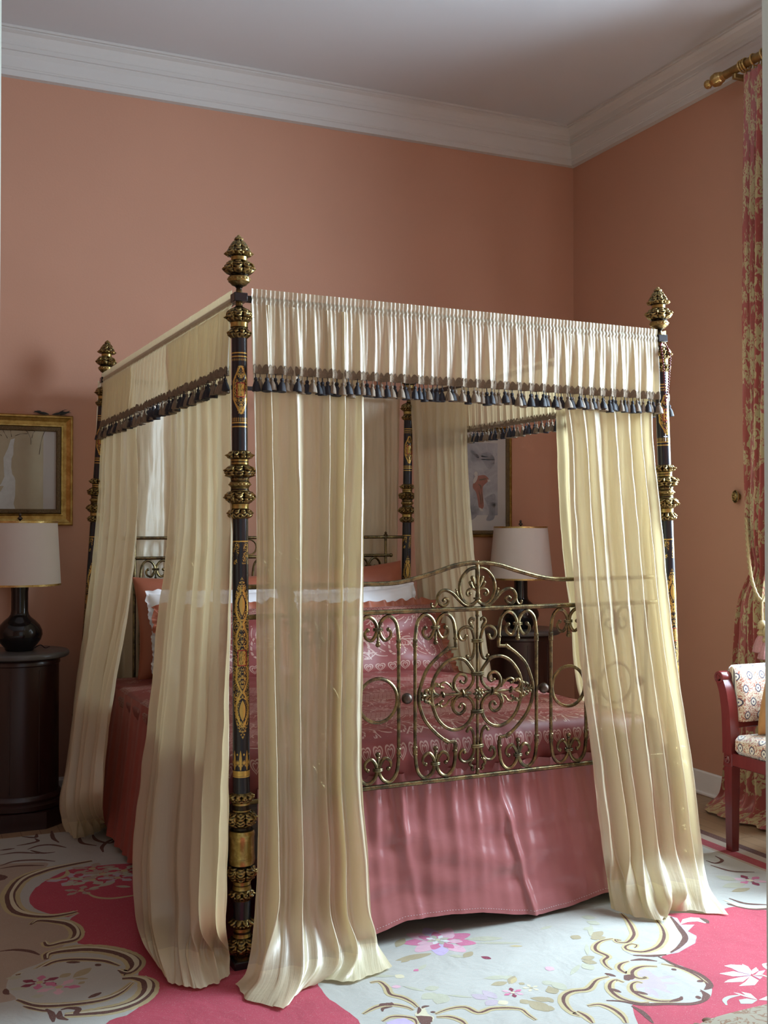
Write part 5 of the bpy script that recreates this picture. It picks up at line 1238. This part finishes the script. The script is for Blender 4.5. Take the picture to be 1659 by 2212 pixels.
for x, y, r, c in ((800, 610, .09, 'r_mauve'), (1000, 620, .08, 'r_sage'), (880, 740, .06, 'r_taupe'), (1120, 560, .09, 'r_taupe'), (1280, 600, .07, 'r_mauve'), (1350, 520, .08, 'r_sage'), (1000, 500, .08, 'r_taupe')):
    a = floor_at(*crA(x, y)); flower(a.x, a.y, r, c, 5, x * .01, 'r_olive', 1.25)
for A, B, w in (((680, 690), (820, 660), .014), ((700, 660), (850, 640), .012), ((1060, 700), (1250, 640), .018), ((1250, 690), (1420, 700), .014), ((960, 720), (1100, 690), .012)): leaf(crA, A, B, w, 'r_sage')
stroke(crA, [(940, 760), (1040, 810), (1200, 825), (1400, 800), (1560, 770)], .018, 'r_olive', 24); stroke(crA, [(480, 620), (640, 605), (730, 560), (720, 510)], .022, 'r_olive', 20)
# ---- pale centre: flowers and trailing leaves
a = floor_at(*crB(560, 362)); flower(a.x, a.y, .135, ('r_pink', 'r_palepink', 'r_lilac', 'r_palepink'), 9, .1, None, 1.0); flower(a.x, a.y, .085, ('r_palepink', 'r_pink', 'r_pink'), 7, .4, None); flower(a.x, a.y + .01, .045, ('r_sage', 'r_white'), 8, 0, 'r_palegold')
for A, B, w, c in (((210, 415), (275, 340), .018, 'r_leaf'), ((200, 525), (500, 465), .020, 'r_leaf'), ((250, 540), (330, 500), .012, 'r_leaf'), ((350, 610), (400, 595), .009, 'r_pink'), ((390, 605), (455, 555), .009, 'r_sage'), ((640, 480), (760, 495), .012, 'r_sage'), ((760, 500), (830, 450), .016, 'r_leaf'), ((780, 350), (1080, 340), .022, 'r_sage'), ((840, 380), (1230, 380), .010, 'r_sage'), ((900, 490), (985, 510), .012, 'r_burg'), ((1130, 405), (1240, 405), .008, 'r_olive'), ((920, 670), (1130, 655), .016, 'r_sage'), ((980, 725), (1115, 700), .016, 'r_leaf'), ((1090, 680), (1150, 645), .012, 'r_sage'), ((1130, 715), (1175, 650), .014, 'r_leaf'), ((1150, 715), (1185, 660), .010, 'r_olive'), ((1210, 705), (1255, 720), .010, 'r_leaf'), ((1300, 830), (1490, 850), .018, 'r_leaf'), ((1290, 850), (1460, 940), .028, 'r_leaf'), ((1220, 870), (1290, 850), .018, 'r_leaf'), ((1450, 730), (1500, 795), .014, 'r_leaf'), ((1470, 700), (1600, 770), .018, 'r_sage'), ((1400, 690), (1480, 720), .018, 'r_sage'), ((820, 800), (960, 840), .020, 'r_mauve'), ((910, 765), (1030, 835), .018, 'r_mauve'), ((940, 890), (1030, 845), .020, 'r_mauve'), ((1050, 850), (1110, 885), .018, 'r_palegold'), ((420, 840), (530, 790), .024, 'r_sage'), ((540, 880), (610, 800), .028, 'r_sage'), ((440, 760), (560, 740), .018, 'r_sage'), ((520, 800), (620, 820), .014, 'r_sage'), ((260, 730), (440, 775), .008, 'r_sage'), ((620, 805), (830, 825), .007, 'r_sage'), ((170, 740), (250, 735), .012, 'r_palepink'), ((200, 640), (275, 665), .016, 'r_palegold'), ((0, 650), (200, 650), .010, 'r_sage'), ((1430, 590), (1490, 600), .014, 'r_palepink'), ((1380, 270), (1480, 240), .010, 'r_sage')): leaf(crB, A, B, w, c)
a = floor_at(*crB(1160, 785)); flower(a.x, a.y, .036, ('r_pink', 'r_burg', 'r_palepink'), 6, .2, 'r_palegold'); a = floor_at(*crB(1310, 748)); flower(a.x, a.y, .028, 'r_palegold', 5, .2, 'r_leaf')
for L, w in (([(0, 705), (70, 695), (130, 740), (165, 800), (260, 825), (340, 865), (385, 905)], .030), ([(-60, 960), (60, 900), (180, 885), (300, 905), (350, 930)], .026), ([(530, 960), (640, 920), (770, 905), (880, 950), (1000, 915), (1220, 920), (1290, 970), (1350, 1010)], .028), ([(100, 1020), (170, 985), (280, 985), (360, 1005), (380, 1060)], .026), ([(540, 985), (650, 985), (740, 1015), (790, 1060)], .028), ([(1660, 760), (1590, 800), (1570, 860), (1640, 950), (1720, 980)], .034)): scroll(crB, L, w, 30)
area_(crB, [(360, 965), (430, 900), (470, 960), (520, 990), (480, 1040), (400, 1030)], 'r_palegold', 20); area_(crB, [(370, 975), (500, 985), (470, 1060), (410, 1040)], 'r_brown', 16); area_(crB, [(130, 1030), (260, 995), (350, 1030), (340, 1090), (140, 1090)], 'r_lilac', 16)
for L in ([(100, 940), (105, 915), (180, 900)], [(420, 915), (440, 900), (480, 895)], [(385, 960), (400, 930), (395, 905)], [(490, 945), (530, 945)]): stroke(crB, L, .012, 'r_brown', 12)
area_(crB, [(60, 905), (75, 880), (110, 872), (180, 868), (188, 885), (150, 895), (100, 892)], 'r_brown', 16)
# ---- right shell medallions
area_(crC, [(840, 640), (1000, 670), (1100, 720), (1190, 770), (1235, 810), (1190, 840), (1210, 880), (1170, 925), (1060, 950), (900, 940), (760, 940), (600, 930), (480, 880), (440, 760), (600, 620), (720, 585), (900, 620)], 'r_cream', 60)
area_(crC, [(640, 270), (880, 275), (940, 290), (980, 370), (1040, 460), (970, 540), (860, 575), (680, 585), (560, 520), (640, 440)], 'r_cream', 40)
area_(crC, [(870, 280), (930, 285), (1000, 390), (1040, 465), (985, 475), (960, 540), (880, 575), (680, 582), (830, 550), (890, 470), (890, 400)], 'r_palegold', 30)
area_(crC, [(920, 285), (980, 300), (1010, 350), (1110, 350), (1060, 400), (1125, 435), (1115, 490), (1050, 525), (990, 560), (940, 570), (990, 500), (1040, 465), (1020, 410), (970, 340)], 'r_mauve', 0)
stroke(crC, [(930, 290), (1000, 380), (1040, 450), (990, 520), (930, 560)], .022, 'r_brown', 22)
area_(crC, [(1000, 350), (1020, 310), (1080, 295), (1150, 300), (1210, 330), (1190, 340), (1130, 325), (1060, 330)], 'r_white', 0)
stroke(crC, [(1150, 300), (1190, 318), (1212, 340)], .022, 'r_brown', 10)
area_(crC, [(650, 700), (720, 680), (800, 720), (860, 770), (900, 830), (820, 830), (740, 820), (660, 830), (640, 770)], 'r_mauve', 26)
for A, B in (((800, 760), (970, 735)), ((820, 790), (1000, 790)), ((800, 810), (950, 870)), ((770, 820), (840, 900)), ((740, 820), (780, 880))): leaf(crC, A, B, .010, 'r_mauve')
for L, w in (([(560, 265), (610, 320), (645, 380), (655, 430), (600, 485), (530, 480), (515, 460), (560, 470)], .034), ([(820, 310), (870, 380), (880, 450), (830, 520), (720, 555), (610, 540), (590, 515), (640, 495), (680, 505), (660, 525)], .036), ([(500, 455), (420, 470), (370, 505), (375, 545), (460, 588), (430, 620), (450, 660), (490, 688)], .032), ([(470, 740), (380, 765), (310, 835), (200, 850), (140, 880), (130, 930), (180, 995), (230, 1020), (210, 1010)], .036), ([(620, 625), (560, 645), (545, 680), (600, 715), (620, 700)], .030), ([(830, 665), (720, 665), (650, 695), (650, 735), (700, 755), (750, 750), (730, 740)], .034), ([(860, 645), (1000, 675), (1110, 725), (1200, 790)], .030), ([(720, 790), (680, 780), (640, 800), (650, 850), (740, 900), (850, 925), (1000, 920)], .034), ([(580, 785), (520, 765), (480, 790), (480, 840), (560, 905), (700, 940), (770, 935)], .034), ([(310, 960), (400, 950), (500, 985), (570, 1040), (600, 1090)], .034), ([(230, 1000), (300, 1040), (350, 1090)], .032)): scroll(crC, L, w, 34)
for L in ([(840, 590), (900, 620), (980, 660), (1120, 710), (1210, 770), (1238, 820), (1180, 838)], [(1150, 850), (1215, 875), (1190, 915), (1090, 945), (900, 945), (700, 950), (560, 925), (450, 920)], [(650, 580), (780, 585), (900, 575)], [(640, 960), (720, 1010), (800, 1090)], [(1130, 780), (1175, 770)], [(1130, 885), (1145, 910)], [(630, 620), (720, 612), (830, 625)], [(920, 930), (1000, 910), (1015, 890)], [(940, 680), (970, 695)], [(440, 715), (520, 740)], [(660, 850), (760, 875)], [(480, 830), (560, 860)]): stroke(crC, L, .018, 'r_brown', 22)
area_(crC, [(580, 730), (640, 725), (660, 750), (620, 770), (585, 765)], 'r_brown', 12); area_(crC, [(1180, 770), (1240, 810), (1230, 830), (1180, 838), (1195, 805)], 'r_brown', 0); area_(crC, [(1150, 835), (1215, 870), (1200, 910), (1160, 915), (1170, 880)], 'r_brown', 0)
for A, B, w, c in (((340, 445), (420, 400), .020, 'r_leaf'), ((345, 450), (445, 445), .018, 'r_leaf'), ((340, 440), (380, 465), .014, 'r_leaf'), ((200, 460), (240, 430), .020, 'r_leaf'), ((330, 440), (335, 350), .010, 'r_sage'), ((280, 390), (340, 370), .014, 'r_sage'), ((300, 320), (400, 350), .020, 'r_sage'), ((260, 290), (370, 300), .022, 'r_sage'), ((300, 490), (310, 580), .008, 'r_sage'), ((260, 610), (360, 590), .018, 'r_leaf'), ((265, 620), (380, 640), .018, 'r_leaf'), ((270, 640), (350, 690), .022, 'r_sage'), ((180, 730), (250, 650), .010, 'r_sage'), ((20, 820), (70, 870), .022, 'r_leaf'), ((40, 780), (150, 840), .022, 'r_sage'), ((0, 920), (50, 910), .02, 'r_leaf'), ((0, 1000), (30, 960), .02, 'r_leaf'), ((0, 690), (50, 670), .018, 'r_palepink')): leaf(crC, A, B, w, c)
# white lilies on the red
ly = [([(1530, 730), (1460, 700), (1330, 660), (1380, 650), (1470, 655), (1520, 690)], 'r_white'), ([(1530, 730), (1400, 740), (1295, 718), (1400, 700)], 'r_white'), ([(1530, 725), (1480, 680), (1465, 645), (1510, 665), (1545, 710)], 'r_white'), ([(1540, 725), (1540, 690), (1570, 670), (1590, 695)], 'r_white'), ([(1530, 735), (1470, 780), (1330, 785), (1360, 765), (1450, 745)], 'r_white'), ([(1530, 735), (1590, 770), (1560, 805), (1440, 812), (1490, 780)], 'r_white'), ([(1530, 728), (1440, 705), (1390, 680), (1480, 700)], 'r_lilac'), ([(1530, 732), (1430, 740), (1370, 730), (1450, 722)], 'r_lilac'), ([(1560, 730), (1590, 700), (1640, 692), (1620, 720)], 'r_lilac'), ([(1550, 735), (1620, 740), (1600, 760)], 'r_lilac'), ([(1500, 790), (1540, 765), (1560, 780), (1530, 802)], 'r_lilac')]
for L, c in ly: area_(crC, L, c, 0)
stroke(crC, [(1545, 732), (1610, 728), (1670, 750)], .010, 'r_palegold', 10); stroke(crC, [(1660, 640), (1630, 650), (1660, 690)], .014, 'r_white', 10)
for L, c in (([(1580, 915), (1490, 880), (1460, 855), (1530, 870)], 'r_white'), ([(1580, 915), (1480, 890), (1400, 860), (1440, 865)], 'r_white'), ([(1580, 918), (1500, 905), (1440, 915), (1455, 945), (1540, 945)], 'r_cream'), ([(1590, 915), (1660, 885), (1700, 900), (1650, 920)], 'r_white')): area_(crC, L, c, 0)
stroke(crC, [(1450, 880), (1370, 895), (1335, 920), (1350, 955)], .016, 'r_cream', 14)
# far right field by the chair
a = floor_at(1620, 1905); flower(a.x, a.y, .07, ('r_pink', 'r_burg', 'r_palepink'), 6, .3, 'r_palegold')
for A, B, w, c in (((1545, 1895), (1590, 1905), .03, 'r_sage'), ((1560, 1920), (1610, 1912), .03, 'r_sage'), ((1580, 1930), (1620, 1922), .02, 'r_leaf'), ((1530, 1890), (1560, 1880), .03, 'r_cream')): leaf(I, A, B, w, c)
for L in ([(1525, 1862), (1545, 1868), (1560, 1862), (1545, 1852)], [(1535, 1872), (1580, 1885), (1630, 1887)], [(1575, 1944), (1610, 1955), (1660, 1958)], [(1570, 1955), (1620, 1966), (1665, 1966)]): stroke(I, L, .016, 'r_brown', 16)
stroke(I, [(1565, 1948), (1610, 1962), (1670, 1963)], .03, 'r_palegold', 16); stroke(I, [(1572, 1957), (1620, 1967), (1668, 1968)], .012, 'r_brown', 16)
for dx, dy, sx in ((1.9, 2.35, 1), (.35, 2.35, -1)):
    Q = lambda L: [(dx + sx * a, dy + b, 0) for a, b in L]
    for L in ([(-.5, .25), (-.3, .38), (0, .36), (.2, .22), (.12, .08), (.0, .12)], [(-.45, -.05), (-.2, -.2), (.1, -.22), (.3, -.08), (.24, .04)], [(-.6, -.4), (-.3, -.5), (.1, -.46), (.35, -.6)]):
        P0 = Q(L); floor_keep = pt2; pt2 = lambda f, LL, n=0, closed=False: cr([Vector(p) for p in P0], n)
        scroll(None, None, .035, 34); pt2 = floor_keep
    flower(dx, dy, .12, ('r_pink', 'r_palepink', 'r_lilac'), 7, .3, 'r_palegold')
    for k in range(6):
        a_ = k * 1.05 + .2; flower(dx + .25 * math.cos(a_), dy + .2 * math.sin(a_), .05, ('r_sage', 'r_leaf'), 3, a_, None)
rg.cur = 0
o = single('rug', 'large floral rug in cream and crimson under the bed', 'rug', rg, [MAT[k] for k in RM], smooth=False, origin=((RX0 + RX1) / 2, (RY0 + RY1) / 2, 0))
